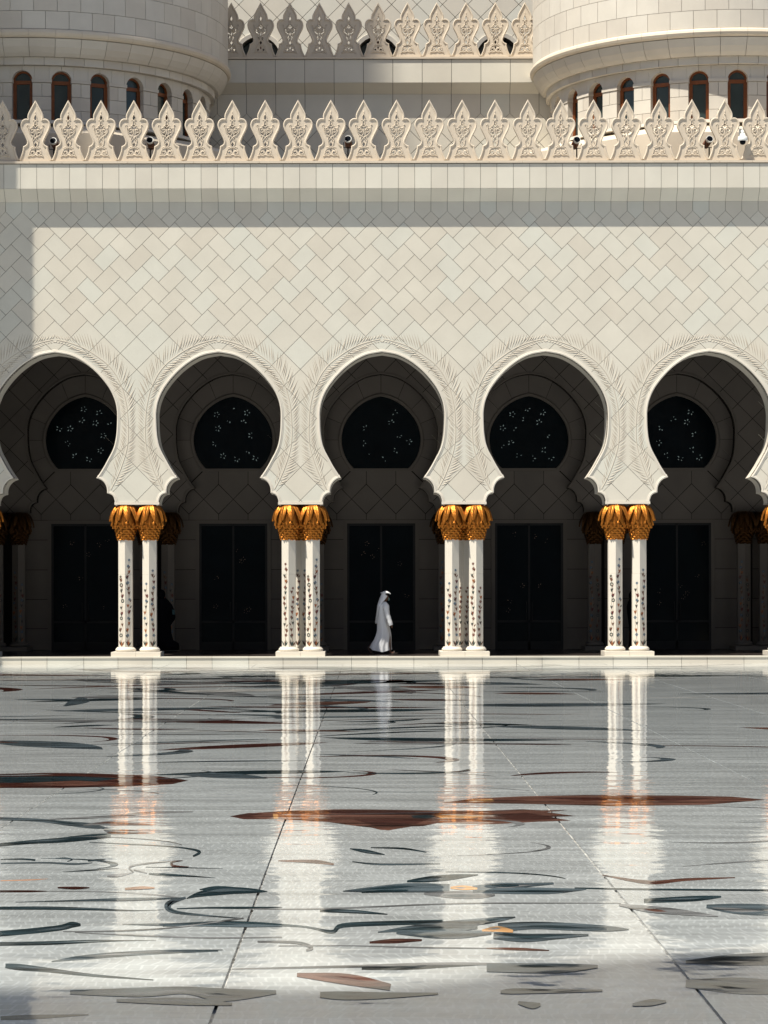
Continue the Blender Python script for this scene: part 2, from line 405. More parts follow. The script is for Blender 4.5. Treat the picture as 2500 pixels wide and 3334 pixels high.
def frond_mesh(sgn):
    s = MB(); rnd = random.Random(4); acc = 0; nxt = .1; L = sum(math.dist(p, q) for p, q in zip(RP, RP[1:]))
    def ridge(p, d, ln, wd, ht):
        n_ = Vector((-d.y, d.x)); a = p; c = p+d*ln*.45; e = p+d*ln
        vs = [(a.x,-.0005,a.y),(c.x+n_.x*wd,-.0005,c.y+n_.y*wd),(e.x,-.0005,e.y),(c.x-n_.x*wd,-.0005,c.y-n_.y*wd),(c.x,-ht,c.y)]
        s.add([(sgn*x,y,z) for x,y,z in vs], [(0,1,4),(1,2,4),(2,3,4),(3,0,4)])
    for p, q in zip(RP, RP[1:]):
        p, q = Vector(p), Vector(q); d = (q-p); l = d.length; d.normalize()
        while acc+l > nxt:
            t = nxt-acc; pt = p+d*t; f = nxt/L
            for side in (1, -1):
                base = (.40 if side > 0 else .56)*(1 if f < .8 else max(.3, (1-f)/.2))*(1 if f > .08 else .5)
                # growing side: turned to the tip
                ang = R(40+4*rnd.uniform(-1,1)); ca, sa = math.cos(ang), math.sin(ang)*side*-1
                dd = Vector((d.x*ca-d.y*sa, d.x*sa+d.y*ca)); st = pt+dd*.035; ln = 0
                while ln < base:
                    e = st+dd*(ln+.03)
                    if e.x < -.01 or in_arch(e.x, e.y, .095): break
                    ln += .03
                if ln > .07: ridge(st, dd, ln*rnd.uniform(.92,1), .0145, .013)
            nxt += .084
        acc += l
    pts = [(sgn*x, z) for x, z in RP if not in_arch(x, z, .06)]
    if sgn < 0: pts = pts[::-1]
    s.sweep(pts, [(-.013,-.0005),(-.008,-.006),(0,-.008),(.008,-.006),(.013,-.0005)])
    return s.mesh('palm_frond', 'carved')
fm = {1: frond_mesh(1), -1: frond_mesh(-1)}
for me in fm.values():
    bm = bmesh.new(); bm.from_mesh(me); bmesh.ops.recalc_face_normals(bm, faces=bm.faces)
    for f in bm.faces:
        if f.normal.y > 0: f.normal_flip()
    bm.to_mesh(me); bm.free()
for k in range(-3, 4):
    for sg in (1, -1):
        if (k == -3 and sg < 0) or (k == 3 and sg > 0): continue
        o = bpy.data.objects.new('palm_frond', fm[sg]); link(o, wall); o.location = (AX+PW*(k+.5), 0, 0)

# ------------------------------------------------------------------ parapets of pierced merlons
MS = 771.0
mp_ = lambda x, y: ((x-585)/MS, (1500-y)/MS)
hout = [(0,165),(48,250),(100,345),(140,420),(163,475),(172,530),(166,572),(205,566),(252,580),(296,622),(320,690),(318,745),(296,812),(262,880),(225,955),(192,1030),(181,1075),(190,1115),(222,1146),(268,1166),(272,1225),(290,1300),(318,1375),(355,1455)]
seg1 = cat_rom([(p[0], p[1]) for p in hout[:7]], 3); seg2 = cat_rom(hout[6:20], 3)[1:]; seg3 = cat_rom(hout[19:], 3)[1:]
ho = seg1+seg2+seg3
MOUT = [((x-0)/MS, (1500-y)/MS) for x, y in ho]
holes = [[(585,492),(608,548),(585,606),(562,548)], [(585,705),(632,748),(585,800),(538,748)],
         [(585,845),(608,905),(585,962),(562,905)], [(585,1085),(612,1130),(585,1185),(558,1130)], [(585,1222),(604,1258),(585,1296),(566,1258)]]
side_h = [[(506,772),(470,800),(458,845),(478,900),(536,948),(556,905),(512,882),(492,842),(512,806),(546,800)],
          [(540,955),(566,1005),(548,1070),(518,1010)], [(520,1270),(548,1300),(520,1336),(494,1300)]]
for h_ in side_h: holes += [h_, [(1170-x, y) for x, y in h_]]
def grow(h_):
    c = (sum(p[0] for p in h_)/len(h_), sum(p[1] for p in h_)/len(h_)); return [(c[0]+(x-c[0])*1.22, c[1]+(y-c[1])*1.16) for x, y in h_]
holes = [grow(h_) if len(h_) < 8 else h_ for h_ in holes]
def curve_plate(name, loops, y0, y1, mat):
    cu = bpy.data.curves.new(name, 'CURVE'); cu.dimensions = '2D'; cu.fill_mode = 'BOTH'; cu.extrude = (y1-y0)/2
    for lp in loops:
        sp = cu.splines.new('POLY'); sp.points.add(len(lp)-1); sp.use_cyclic_u = True
        for q, (x, z) in zip(sp.points, lp): q.co = (x, z, 0, 1)
    o = bpy.data.objects.new(name, cu); COL.objects.link(o); bpy.context.view_layer.update()
    dg = bpy.context.evaluated_depsgraph_get(); me = bpy.data.meshes.new_from_object(o.evaluated_get(dg))
    bpy.data.objects.remove(o); me.transform(Matrix.Translation((0,(y0+y1)/2,0)) @ Matrix.Rotation(R(90), 4, 'X'))
    me.materials.clear(); me.materials.append(MATS[mat]); me.name = name; return me
base_pts = [(P/2-.003, .058), (P/2-.003, 0)]
mo_loop = MOUT+base_pts+[(-x, z) for x, z in (MOUT+base_pts)[::-1]][:-1]
plate = curve_plate('merlon', [mo_loop]+[[mp_(x, y) for x, y in h_] for h_ in holes], .026, .115, 'cream')
rim = MB(); path = [(-x, z) for x, z in MOUT[::-1]]+MOUT[1:]
path = path[::-1]                                                  # right foot, up, left foot: inside on the left
rim.sweep(path, [(-.001,.13),(-.001,.014),(.008,.002),(.020,-.004),(.036,.0),(.044,.010),(.047,.018),(.062,.019),(.068,.03)], miter=1.4)
rim_me = rim.mesh('rim', 'cream')
def spiral(cx, cy, r0, a0, turns, sg, n=14, r1=.25):
    return [(cx+r0*(1-(1-r1)*k/n)*math.cos(a0+sg*turns*2*math.pi*k/n), cy+r0*(1-(1-r1)*k/n)*math.sin(a0+sg*turns*2*math.pi*k/n)) for k in range(n+1)]
sc = MB()
def rel(pts, rad, both=True):
    for sg in ((1,-1) if both else (1,)):
        q = [(mp_(585+sg*(x-585), y)) for x, y in pts]
        sc.tube([(x, .020, z) for x, z in q], [v*.78 for v in rad] if isinstance(rad, list) else rad*.78, seg=5)
rel([(585,400),(585,440),(585,488)], [.008,.017,.006], False)
rel(cat_rom([(585,470),(618,545),(596,610),(552,600),(530,596)], 3), .014)
rel(cat_rom([(575,610),(610,640),(612,700),(640,735),(668,740)], 3), .016)
rel(cat_rom([(585,770),(610,740),(660,765),(718,780),(738,745),(735,712),(758,700),(770,730)], 3), .015)
rel([(735,745)]+cat_rom([(738,745),(735,830),(700,895),(640,945),(585,985),(540,1040),(528,1090),(552,1160),(600,1200),(655,1212),(705,1250),(715,1310),(740,1370)], 3), .015)
rel(spiral(655,828,66,-1.9,1.35,1), [.016]*10+[.020]*5)
rel(cat_rom([(600,790),(585,850),(606,925),(640,945)], 3), .012)
rel(cat_rom([(690,940),(655,935),(640,975),(655,1030),(640,1075)], 3), .015)
rel(cat_rom([(690,1205),(650,1180),(610,1200)], 3), .016)
rel(spiral(655,1300,60,-1.2,1.2,1), [.016]*10+[.021]*5)
rel(cat_rom([(585,1345),(640,1372),(700,1362),(755,1388)], 3), .019)
rel([(545,720),(535,735)], .028)
sc_me = sc.mesh('scrollwork', 'cream', True)
def parapet(label, y, z, i0, i1, dx):
    t = empty('parapet', (AX+dx, y, z), label, 'parapet')
    for i in range(i0, i1+1):
        p = bpy.data.objects.new('merlon', plate); link(p, t, False); p.location = ((i+.5)*P, 0, 0)
        link(bpy.data.objects.new('rim', rim_me), p, False); link(bpy.data.objects.new('scrollwork', sc_me), p, False)
    for i in range(i0, i1+1):
        s = MB(); s.box(i*P+.3+.003, (i+1)*P+.3-.003, -.10, .2, -.062, 0); s.build('ledge', 'cream', t, world=False)
    return t
PB = Z(525, -.25)
parapet('sunlit cream parapet of pointed pierced merlons running along the arcade wall top', -.25, C1+.062, -14, 15, -.045)

# ------------------------------------------------------------------ columns with gilded palm capitals
ZC0, ZC1 = 3.473, ZB-.012
def leaf_mesh(name, prof, wmax, mat):
    """prof (r,z) from root to tip; a bent blade with raised midrib and notched veins"""
    s = MB(); n = len(prof); vs = []; fs = []; cs = 8
    for i, (r, z) in enumerate(prof):
        t = i/(n-1); wd = wmax*math.sin(math.pi*min(1, (t*.80+.20)))**.7*(1 if t < .97 else .2)
        for j in range(cs+1):
            u = -1+2*j/cs; rr = r-.022*u*u+(.016 if j == cs//2 else 0)+(.0035 if (i+j) % 2 else 0)
            a = u*wd/max(r, .2)
            vs.append((rr*math.sin(a), -rr*math.cos(a), z-.012*abs(u)*t))
    for i in range(n-1):
        for j in range(cs):
            k = i*(cs+1)+j; fs.append((k, k+1, k+cs+2, k+cs+1))
    s.add(vs, fs); return s.mesh(name, mat)
def capital_parts(mat):
    H = ZC1-ZC0
    up_ = cat_rom([(.10,H),(.20,H+.004),(.30,H-.05),(.375,H-.15),(.425,H-.27),(.448,H-.37),(.462,H-.455)], 2)
    lo_ = cat_rom([(.26,H-.16),(.335,H-.24),(.365,H-.36),(.382,H-.48),(.405,H-.585)], 2)
    l3_ = cat_rom([(.27,H-.34),(.325,H-.44),(.345,H-.55),(.365,H-.66)], 2)
    core = MB(); core.lathe([(.02,H),(.16,H-.01),(.27,H-.08),(.32,H-.22),(.335,H-.38),(.31,H-.55),(.265,H-.75),(.218,.06),(.205,0),(.02,0)], seg=24)
    sca = MB(); rows = 8
    for r in range(rows):
        z = H-.50-(H-.50)*r/(rows-.6); rad = .335-.125*(r/(rows-1))**.9; n = 11
        for k in range(n):
            a = 2*math.pi*(k+.5*(r % 2))/n; hw = math.pi/n*1.04; hz = .078*(1-.25*r/rows)
            def q(aa, rr, zz): return (rr*math.sin(aa), -rr*math.cos(aa), zz)
            zz0 = max(z-hz, -.012)
            sca.add([q(a,rad-.005,z+hz), q(a+hw,rad,z), q(a,rad+.022,zz0), q(a-hw,rad,z), q(a,rad+.040,z-hz*.25)],
                    [(0,4,1),(1,4,2),(2,4,3),(3,4,0)])
    return core.mesh('capital', mat, True), sca.mesh('cone_scales', mat), leaf_mesh('leaf', up_, .108, mat), leaf_mesh('leaf', lo_, .095, mat), leaf_mesh('leaf', l3_, .085, mat)
CAP = {m_: capital_parts(m_) for m_ in ('gold', 'gold_shaded')}
for c in CAP.values():
    for me in c:
        bm = bmesh.new(); bm.from_mesh(me)
        for f in bm.faces:
            if me.name.startswith('leaf') or me.name.startswith('cone'):
                cc = f.calc_center_median()
                if f.normal.dot(Vector((cc.x, cc.y, 0))) < 0: f.normal_flip()
        bm.to_mesh(me); bm.free()
INK = ['ink_stem','ink_blue','ink_red','ink_orange','ink_brown','ink_green']
def vine_mesh(seed, top):
    """inlaid flowers climbing a shaft face: flat stone pieces, x across, z up, facing -y"""
    rnd = random.Random(seed); s = MB(); lay = [0]
    def flat(pts, mi):
        lay[0] += 1; y = -.0012-.00002*lay[0]
        a = sum(pts[i][0]*pts[(i+1)%len(pts)][1]-pts[(i+1)%len(pts)][0]*pts[i][1] for i in range(len(pts)))
        if a < 0: pts = pts[::-1]
        s.add([(x,y,z) for x,z in pts], [tuple(range(len(pts)))], mi)
    def strip(pts, wd, mi):
        for (x,z),(x2,z2) in zip(pts, pts[1:]):
            d = Vector((x2-x,z2-z)); n_ = Vector((-d.y,d.x)).normalized()*wd
            flat([(x+n_.x,z+n_.y),(x2+n_.x,z2+n_.y),(x2-n_.x,z2-n_.y),(x-n_.x,z-n_.y)], mi)
    def leaf(x, z, ang, ln, wd, mi):
        d = Vector((math.sin(ang), math.cos(ang))); n_ = Vector((-d.y, d.x)); p = Vector((x,z))
        flat([tuple(p), tuple(p+d*ln*.4+n_*wd), tuple(p+d*ln), tuple(p+d*ln*.45-n_*wd)], mi)
    def star(x, z, r, mi):
        flat([(x+(r if k % 2 else r*.5)*math.sin(k*math.pi/6), z+(r if k % 2 else r*.5)*math.cos(k*math.pi/6)) for k in range(12)], mi)
        flat([(x+r*.25*math.sin(k*math.pi/3), z+r*.25*math.cos(k*math.pi/3)) for k in range(6)], 0)
    def ring(x, z, r, mi):
        n = 8
        for k in range(n):
            a0_, a1_ = 2*math.pi*k/n, 2*math.pi*(k+1)/n
            flat([(x+rr*math.sin(a), z+rr*math.cos(a)) for rr, a in ((r,a0_),(r,a1_),(r*.5,a1_),(r*.5,a0_))], mi)
    def tulip(x, z, r, mi, m2):
        flat([(x,z-r*1.2),(x+r*.62,z-r*.1),(x+r*.75,z+r*.95),(x+r*.25,z+r*.35),(x,z+r*.8),(x-r*.25,z+r*.3),(x-r*.8,z+r),(x-r*.6,z-r*.1)], mi)
        flat([(x,z-r*1.1),(x+r*.3,z-r*.1),(x,z+r*.4)], m2)
    z = 0; pts = []; ph = rnd.uniform(0,6); k = 0
    while z < top: pts.append((.038*math.sin(z*4.2+ph)*min(1,z*4), z)); z += .06
    strip(pts, .0045, 0)
    pts2 = [(-x*.8+.012, z) for x, z in pts[3:-4]]; strip(pts2, .003, 4)
    for a in (-.55,-.25,.05,.3,.6): leaf(rnd.uniform(-.015,.015), 0, a, rnd.uniform(.15,.23), .022, rnd.choice([4,5,5,2,3]))
    fl = rnd.choice([1,2,1,2,5]); z = .32
    while z < top-.02:
        i = min(len(pts)-1, int(z/.06)); x = pts[i][0]; kind = k % 3
        if kind == 0:
            (ring if fl == 5 else star)(x*.9, z, .050+rnd.uniform(0,.008), fl)
        elif kind == 1: tulip(x, z, .058, rnd.choice([2,3,4]), rnd.choice([3,5,2]))
        else: tulip(-x*.6, z, .052, rnd.choice([4,5,3]), rnd.choice([5,2]))
        if rnd.random() < .5: leaf(x, z-.08, rnd.choice([-.6,.6]), .11, .018, rnd.choice([5,4]))
        z += rnd.uniform(.13,.19); k += 1
    star(pts[-1][0], top+.02, .048, fl)
    return s.mesh('flower_inlay', INK)
VINES = [vine_mesh(11,1.95), vine_mesh(12,2.42), vine_mesh(13,1.75), vine_mesh(14,2.12), vine_mesh(15,2.30), vine_mesh(16,1.62)]
HR = .225
def hexp(r=HR): return [(r*math.sin(R(60*k)), -r*math.cos(R(60*k))) for k in range(6)]
def shaft_mesh(z0, z1, mat):
    s = MB(); n = 6; h = hexp(); h = [(x, y) for x, y in h]
    c = .004
    rings = [[(x*(1-c*4), y*(1-c*4), z0) for x, y in h], [(x,y,z0+c) for x,y in h], [(x,y,z1-c) for x,y in h], [(x*(1-c*4),y*(1-c*4),z1) for x,y in h]]
    vs = [v for r in rings for v in r]; fs = []
    for i in range(3):
        for k in range(6): fs.append((i*6+k, i*6+(k+1)%6, (i+1)*6+(k+1)%6, (i+1)*6+k))
    fs += [tuple(range(6))[::-1], tuple(range(18,24))]
    s.add(vs, fs); return s.mesh('shaft_block', mat)
def cluster(cols, label, mats=('white','gold'), back=.0, group=None):
    """cols: (x,y,vine a,vine b); local z 0 = platform top"""
    st, gd = mats
    t = empty('column_cluster', (0,0,0), label, 'columns', group)
    z0 = .125; yb = .75 if len(cols) == 2 else 1.25
    for sg in (-1, 1):
        s = MB(); x0, x1 = (-.69,-.003) if sg < 0 else (.003,.69); s.box(x0, x1, -.60, yb-.1, 0, z0-.002); s.build('plinth_block', st, t, world=False)
    for x, y, va, vb in cols:
        s = MB(); s.lathe([(.20,z0),(.262,z0),(.285,z0+.02),(.293,z0+.045),(.285,z0+.075),(.262,z0+.098),(.250,z0+.103),(.250,z0+.125),(.20,z0+.128)], seg=28)
        o = s.build('base_ring', st, t, True, False); o.location = (x,y,0)
        zt = ZC0-PZ+.02; zs = [z0+.12, 1.27, 2.30, zt]
        for a, c in zip(zs, zs[1:]):
            o = bpy.data.objects.new('shaft_block', shaft_mesh(a, c-.003, st)); link(o, t, False); o.location = (x,y,0)
            if a == zs[0]: first = o
        for v, ang in ((va,-30),(vb,30)):
            if v is None: continue
            o = bpy.data.objects.new('flower_inlay', VINES[v]); link(o, first, False)
            rr = HR*math.cos(R(30)); o.location = (rr*math.sin(R(ang)), -rr*math.cos(R(ang)), z0+.14); o.rotation_euler = (0,0,R(ang))
        core, scl, l1, l2, l3 = CAP[gd]
        c = bpy.data.objects.new('capital', core); link(c, t, False); c.location = (x,y,ZC0-PZ); c.rotation_euler = (0,0,R(7*x*10))
        link(bpy.data.objects.new('cone_scales', scl), c, False)['kind'] = 'stuff'
        for me, n, off in ((l1,10,0),(l2,10,.5),(l3,11,.1)):
            for k in range(n):
                o = bpy.data.objects.new('leaf', me); link(o, c, False)
                o.rotation_euler = (0,0,2*math.pi*(k+off)/n)
                o.scale = (1,1,1)
    return t
DX = .339
C2a = [(-DX,.08,0,1),(DX,.08,2,3)]
clusters = {
 -3: (C2a, 'white column pair carrying the arch half hidden by the corner shadow'),
 -2: (C2a, 'pair of white columns with gold palm capitals beside the dark hooded figure holding a phone'),
 -1: ([(-DX,.08,4,5),(DX,.08,0,1),(0,.72,3,3)], 'cluster of three white columns behind the back of the walking man'),
  0: ([(-DX,.08,2,3),(DX,.08,4,5),(0,.72,5,5)], 'cluster of three white columns ahead of the walking man'),
  1: ([(-DX,.08,0,1),(DX,.08,2,3)], 'pair of white columns with a dark robed figure showing in the gap between shafts'),
  2: (C2a, 'white column pair of which little more than the gold capital leaves show'),
}
for k, (cols, lab) in clusters.items():
    t = cluster(cols, lab, group='arcade columns'); t.location = (AX+PW*(k+.5), .14, PZ)
proto = cluster([(-DX,.08,1,0),(DX,.08,3,2)], 'unlit column pair against the gallery wall, in the deep shade behind the arcade', ('inner_trim','gold_shaded'), group='gallery wall columns')
proto.location = (AX+PW*-2.5, 6.60, PZ)
for k in range(-2, 3):
    t = copy_tree(proto); t.location = (AX+PW*(k+.5), 6.60, PZ)
    t['label'] = {-2: 'unlit column pair on the gallery wall behind the dark hooded figure', -1: 'unlit column pair on the gallery wall behind the three columns at the walking man\'s back',
        0: 'unlit column pair on the gallery wall behind the three columns ahead of the walking man', 1: 'unlit column pair on the gallery wall behind the robed figure glimpsed between shafts',
        2: 'unlit column pair on the gallery wall seen clear of any sunlit column'}[k]
proto['label'] = 'unlit column pair on the gallery wall deepest in the corner shadow'

# ------------------------------------------------------------------ gallery wall behind the arcade
GY = 7.05; FY = 7.45
gal = empty('gallery_wall', (AX, GY, PZ), 'shaded stone gallery wall with keyhole windows and tall dark doors behind the arcade', 'wall')
gp = arcade_poly(KS, XL, XR, 10.05)
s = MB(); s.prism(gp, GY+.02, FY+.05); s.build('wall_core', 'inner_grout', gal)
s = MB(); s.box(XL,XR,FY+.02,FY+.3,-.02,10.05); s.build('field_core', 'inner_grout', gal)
sq = []
for r in range(-2, 13):
    for i in range(-13, 15):
        sq.append(square(AX+i*P+(a_ if r % 2 else 0), T5-r*a_))
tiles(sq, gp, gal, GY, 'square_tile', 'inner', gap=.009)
for k in KS:
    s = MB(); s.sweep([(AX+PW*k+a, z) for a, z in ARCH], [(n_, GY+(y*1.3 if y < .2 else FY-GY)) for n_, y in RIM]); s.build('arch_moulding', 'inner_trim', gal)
GC = 6.74
def rg(th, base=1.245, peak=.127):          # keyhole window outline, th from the crown
    return base+peak*max(0, 1-abs(th)/R(52))**1.5
def flower(s, x, y, z, r, n, rnd):
    for k in range(n):
        if rnd.random() < .3: continue
        a = 2*math.pi*k/n+rnd.uniform(-.2,.2); px, pz = x+r*math.cos(a), z+r*math.sin(a); q = r*.42*rnd.uniform(.5,1)
        ca, sa = math.cos(a), math.sin(a)
        s.add([(px+ca*q,y,pz+sa*q),(px-sa*q*.45,y,pz+ca*q*.45),(px-ca*q,y,pz-sa*q),(px+sa*q*.45,y,pz-ca*q*.45)], [(3,2,1,0)])
rnd = random.Random(3)
for k in KS:
    cx = AX+PW*k
    # window
    sill = GC-.90
    th_s = math.acos(-.90/1.245)
    outl = [(cx+rg(t)*math.sin(t), GC+rg(t)*math.cos(t)) for t in [(-th_s)+(2*th_s)*i/48 for i in range(49)]]
    s = MB(); s.prism(outl, FY-.0, FY+.1); gw = s.build('window_glass', 'glass', gal)
    gw.data.transform(Matrix.Translation((0,.015,0)))
    s = MB(); s.sweep(outl, [(-.02,FY+.05),(-.02,FY-.02),(.0,FY-.045),(.06,FY-.045),(.085,FY-.02),(.085,FY+.05)]); s.build('window_frame', 'inner_trim', gal)
    s = MB(); s.box(cx-.97,cx+.97,FY-.04,FY+.04,sill-.075,sill+.01); s.build('window_sill', 'inner_trim', gal)
    for i, (rr, n) in enumerate(((.62,8),(.95,11))):
        for j in range(n):
            if rnd.random() < (.12 if i == 0 else .55): continue
            a = 2*math.pi*(j+.5*i)/n+.2; fz = GC+.02+rr*math.sin(a)
            if fz < sill+.12: continue
            s = MB(); flower(s, cx+rr*math.cos(a)*.92, FY+.008, fz, .075, 5, rnd)
            if s.v: s.build('glass_flower', 'light_through', gw)
    # ring of voussoirs
    for sg in (-1, 1):
        for j in range(6):
            t0, t1 = R(22.5*j)+.004, R(22.5*(j+1))-.004
            inn = [(cx+sg*(rg(t)+.08)*math.sin(t), GC+(rg(t)+.08)*math.cos(t)) for t in [t0+(t1-t0)*i/5 for i in range(6)]]
            ro = 2.2
            out = [(cx+sg*ro*math.sin(t), GC+ro*math.cos(t)) for t in [t1+(t0-t1)*i/5 for i in range(6)]]
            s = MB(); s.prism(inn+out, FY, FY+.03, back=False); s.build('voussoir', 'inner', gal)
    # panel between window and door
    reg = [(cx-.93,sill-.075),(cx+.93,sill-.075),(cx+2.25,sill-1.36),(cx+2.25,4.26),(cx-2.25,4.26),(cx-2.25,sill-1.36)]
    pv = []
    for i in range(-3, 4):
        x = cx+i*P
        pv.append([(x-a_,sill+.3),(x-a_,5.36),(x,5.36-a_),(x+a_,5.36),(x+a_,sill+.3)])
        pv.append([(x-a_,4.24),(x-a_,4.44),(x,4.44+a_),(x+a_,4.44),(x+a_,4.24)])
        pv.append(square(x+a_, 5.36))
    for t in pv:
        if len(t) == 5:
            g_ = .008; tt = [(x+(g_ if x < t[2][0]-.01 else -g_ if x > t[2][0]+.01 else 0), z+(g_*1.3 if t[2][1] < t[1][1] else -g_*1.3)*(0 if i in (0,4) else 1)) for i, (x, z) in enumerate(t)]
            q = clip(tt, reg)
        else: q = clip(shrink(t, .008), reg)
        if len(q) > 2 and area(q) > .01:
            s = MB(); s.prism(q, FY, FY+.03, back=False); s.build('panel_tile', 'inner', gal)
    # jambs
    zs = [PZ,.88,1.79,2.71,3.64,4.255]
    for z0, z1 in zip(zs, zs[1:]):
        for x0, x1 in ((cx-2.25,cx-1.175),(cx+1.175,cx+2.25)):
            s = MB(); s.box(x0,x1,FY,FY+.03,z0+.008,z1-.008); s.build('jamb_block', 'inner', gal)
    # door
    s = MB(); s.box(cx-1.08,cx+1.08,FY-.005,FY+.03,PZ,4.16); d = s.build('door', 'glass', gal)
    s = MB()
    for x0,x1,z0,z1 in ((cx-1.175,cx-1.06,PZ,4.25),(cx+1.06,cx+1.175,PZ,4.25),(cx-1.06,cx+1.06,4.14,4.25)): s.box(x0,x1,FY-.04,FY+.05,z0,z1)
    s.build('door_frame', 'inner_trim', d)
    s = MB()
    for x0,x1,z0,z1 in ((cx-.03,cx+.03,PZ,4.14),(cx-1.06,cx-.99,PZ,4.14),(cx+.99,cx+1.06,PZ,4.14),(cx-.99,cx+.99,1.05,1.12),(cx-.99,cx+.99,4.07,4.14),(cx-.99,cx+.99,PZ,PZ+.25)): s.box(x0,x1,FY-.03,FY+.02,z0,z1)
    s.build('door_stile', 'dark_metal', d)
    for sg in (-1, 1):
        s = MB(); s.tube([(cx+sg*.09,FY-.06,1.1),(cx+sg*.09,FY-.06,1.7)], .014); s.build('handle', 'dark_metal', d)
    for j in range(7):
        s = MB(); flower(s, cx+rnd.uniform(-.85,.85), FY-.009, rnd.uniform(1.4,3.9), .06, 5, rnd)
        if s.v: s.build('glass_flower', 'ink_stem', d)
# gallery roof and ends
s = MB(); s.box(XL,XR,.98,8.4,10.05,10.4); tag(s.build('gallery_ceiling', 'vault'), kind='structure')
s = MB(); s.box(XL,XR,.5,8.4,13.0,13.25); tag(s.build('gallery_roof', 'roofing'), kind='structure')
s = MB(); s.box(XR,XR+.6,0,8.3,0,13.2); tag(s.build('gallery_end_wall', 'inner'), kind='structure')
s = MB(); s.box(XL-.5,XL,0.01,8.3,0,13.0); tag(s.build('gallery_end_wall', 'inner'), kind='structure')

# ------------------------------------------------------------------ second tier between the towers
Y2 = 8.3; CY2 = Y2-.32
D0, D1 = Z(269, CY2), Z(192, CY2); W2 = Z(307, Y2); V2 = Z(369, Y2)
up2 = empty('upper_wall', (AX, Y2, 13.2), 'set-back tiled wall between the two round towers, half in shade', 'wall')
s = MB(); s.box(-9,9.7,Y2+.02,Y2+.8,12.9,D1); s.box(-9,9.7,CY2+.02,Y2+.1,D0-.012,D1-.01)
s.add([(-9,CY2+.02,D0-.02),(9.7,CY2+.02,D0-.02),(9.7,Y2+.02,W2),(-9,Y2+.02,W2)], [(0,1,2,3)]); s.build('wall_core', 'grout', up2)
for i in range(-9, 10):
    x = AX+i*P-P/2-.07; g_ = .008
    s = MB(); s.box(x+g_, x+P-g_, CY2, CY2+.1, D0+.002, D1-.02); s.build('cornice_block', 'cornice', up2)
    s = MB(); A = [(CY2, D0-.003), (CY2+.03, D0-.003), (Y2+.03, W2+.006), (Y2, W2)]
    s.add([(x+g_,y,z) for y,z in A]+[(x+P-g_,y,z) for y,z in A], [(3,2,1,0),(4,5,6,7),(0,4,7,3),(0,1,5,4),(1,2,6,5),(2,3,7,6)])
    s.build('cove_block', 'cornice', up2, fix=True)
    s = MB(); s.prism([(x+g_,W2-.003),(x+g_,V2-g_*.6),(x+P/2,V2-P/2+g_*1.2),(x+P-g_,V2-g_*.6),(x+P-g_,W2-.003)], Y2, Y2+.03, back=False)
    s.build('pointed_tile', 'marble', up2)
sq = [square(AX+i*P+(0 if r % 2 else P/2)-.07, V2-r*a_) for r in range(0, 9) for i in range(-9, 9)]
tiles(sq, None, up2, Y2, 'square_tile', gap=.008)
parapet('set-back parapet of pointed pierced merlons on the wall between the towers', CY2+.06, D1+.062, -8, 8, P/2-.07)
# third tier: wall with arched windows
Y3 = 20.0
w3 = empty('hall_wall', (AX, Y3, 13.2), 'distant tiled hall wall with arched windows showing above the upper parapet', 'wall')
wp = [X(x_, Y3) for x_ in (455, 845, 1231, 1623, 2010)]; WR = .78; wz = Z(119, Y3)-WR
pl = [(16,33),(-16,33),(-16,15)]
for c in wp: pl += [(c-WR,15)]+[(c-WR*math.cos(math.pi*i/16), wz+WR*math.sin(math.pi*i/16)) for i in range(17)]+[(c+WR,15)]
pl += [(16,15)]
s = MB(); s.prism(pl, Y3+.03, Y3+.6); s.build('wall_core', 'grout', w3)
s = MB(); s.box(-16,16,Y3+.61,Y3+.8,14,33); s.build('wall_back', 'grout', w3)
tiles([square(AX+i*P+(0 if r % 2 else a_), 26-r*a_) for r in range(0, 15) for i in range(-9, 9)], pl, w3, Y3, 'square_tile', gap=.009)
for c in wp:
    arc = [(c-WR*math.cos(math.pi*i/16), wz+WR*math.sin(math.pi*i/16)) for i in range(17)]
    s = MB(); s.sweep([(c-WR,18)]+arc+[(c+WR,18)], [(0,Y3+.5),(0,Y3-.03),(.14,-.05+Y3),(.16,Y3+.02)]); s.build('window_surround', 'white', w3)
    s = MB(); s.prism([(c-WR+.02,18)]+[(c+(a-c)*.98, wz+(z-wz)*.98) for a, z in arc]+[(c+WR-.02,18)], Y3+.4, Y3+.45); gl = s.build('window_glass', 'tower_glass', w3)
    s = MB(); s.box(c-.04,c+.04,Y3+.34,Y3+.41,18,wz+WR-.05); s.tube([(c-.55,Y3+.37,18.5),(c+.1,Y3+.37,wz+.55)], .04); s.build('glazing_bar', 'wood', gl)

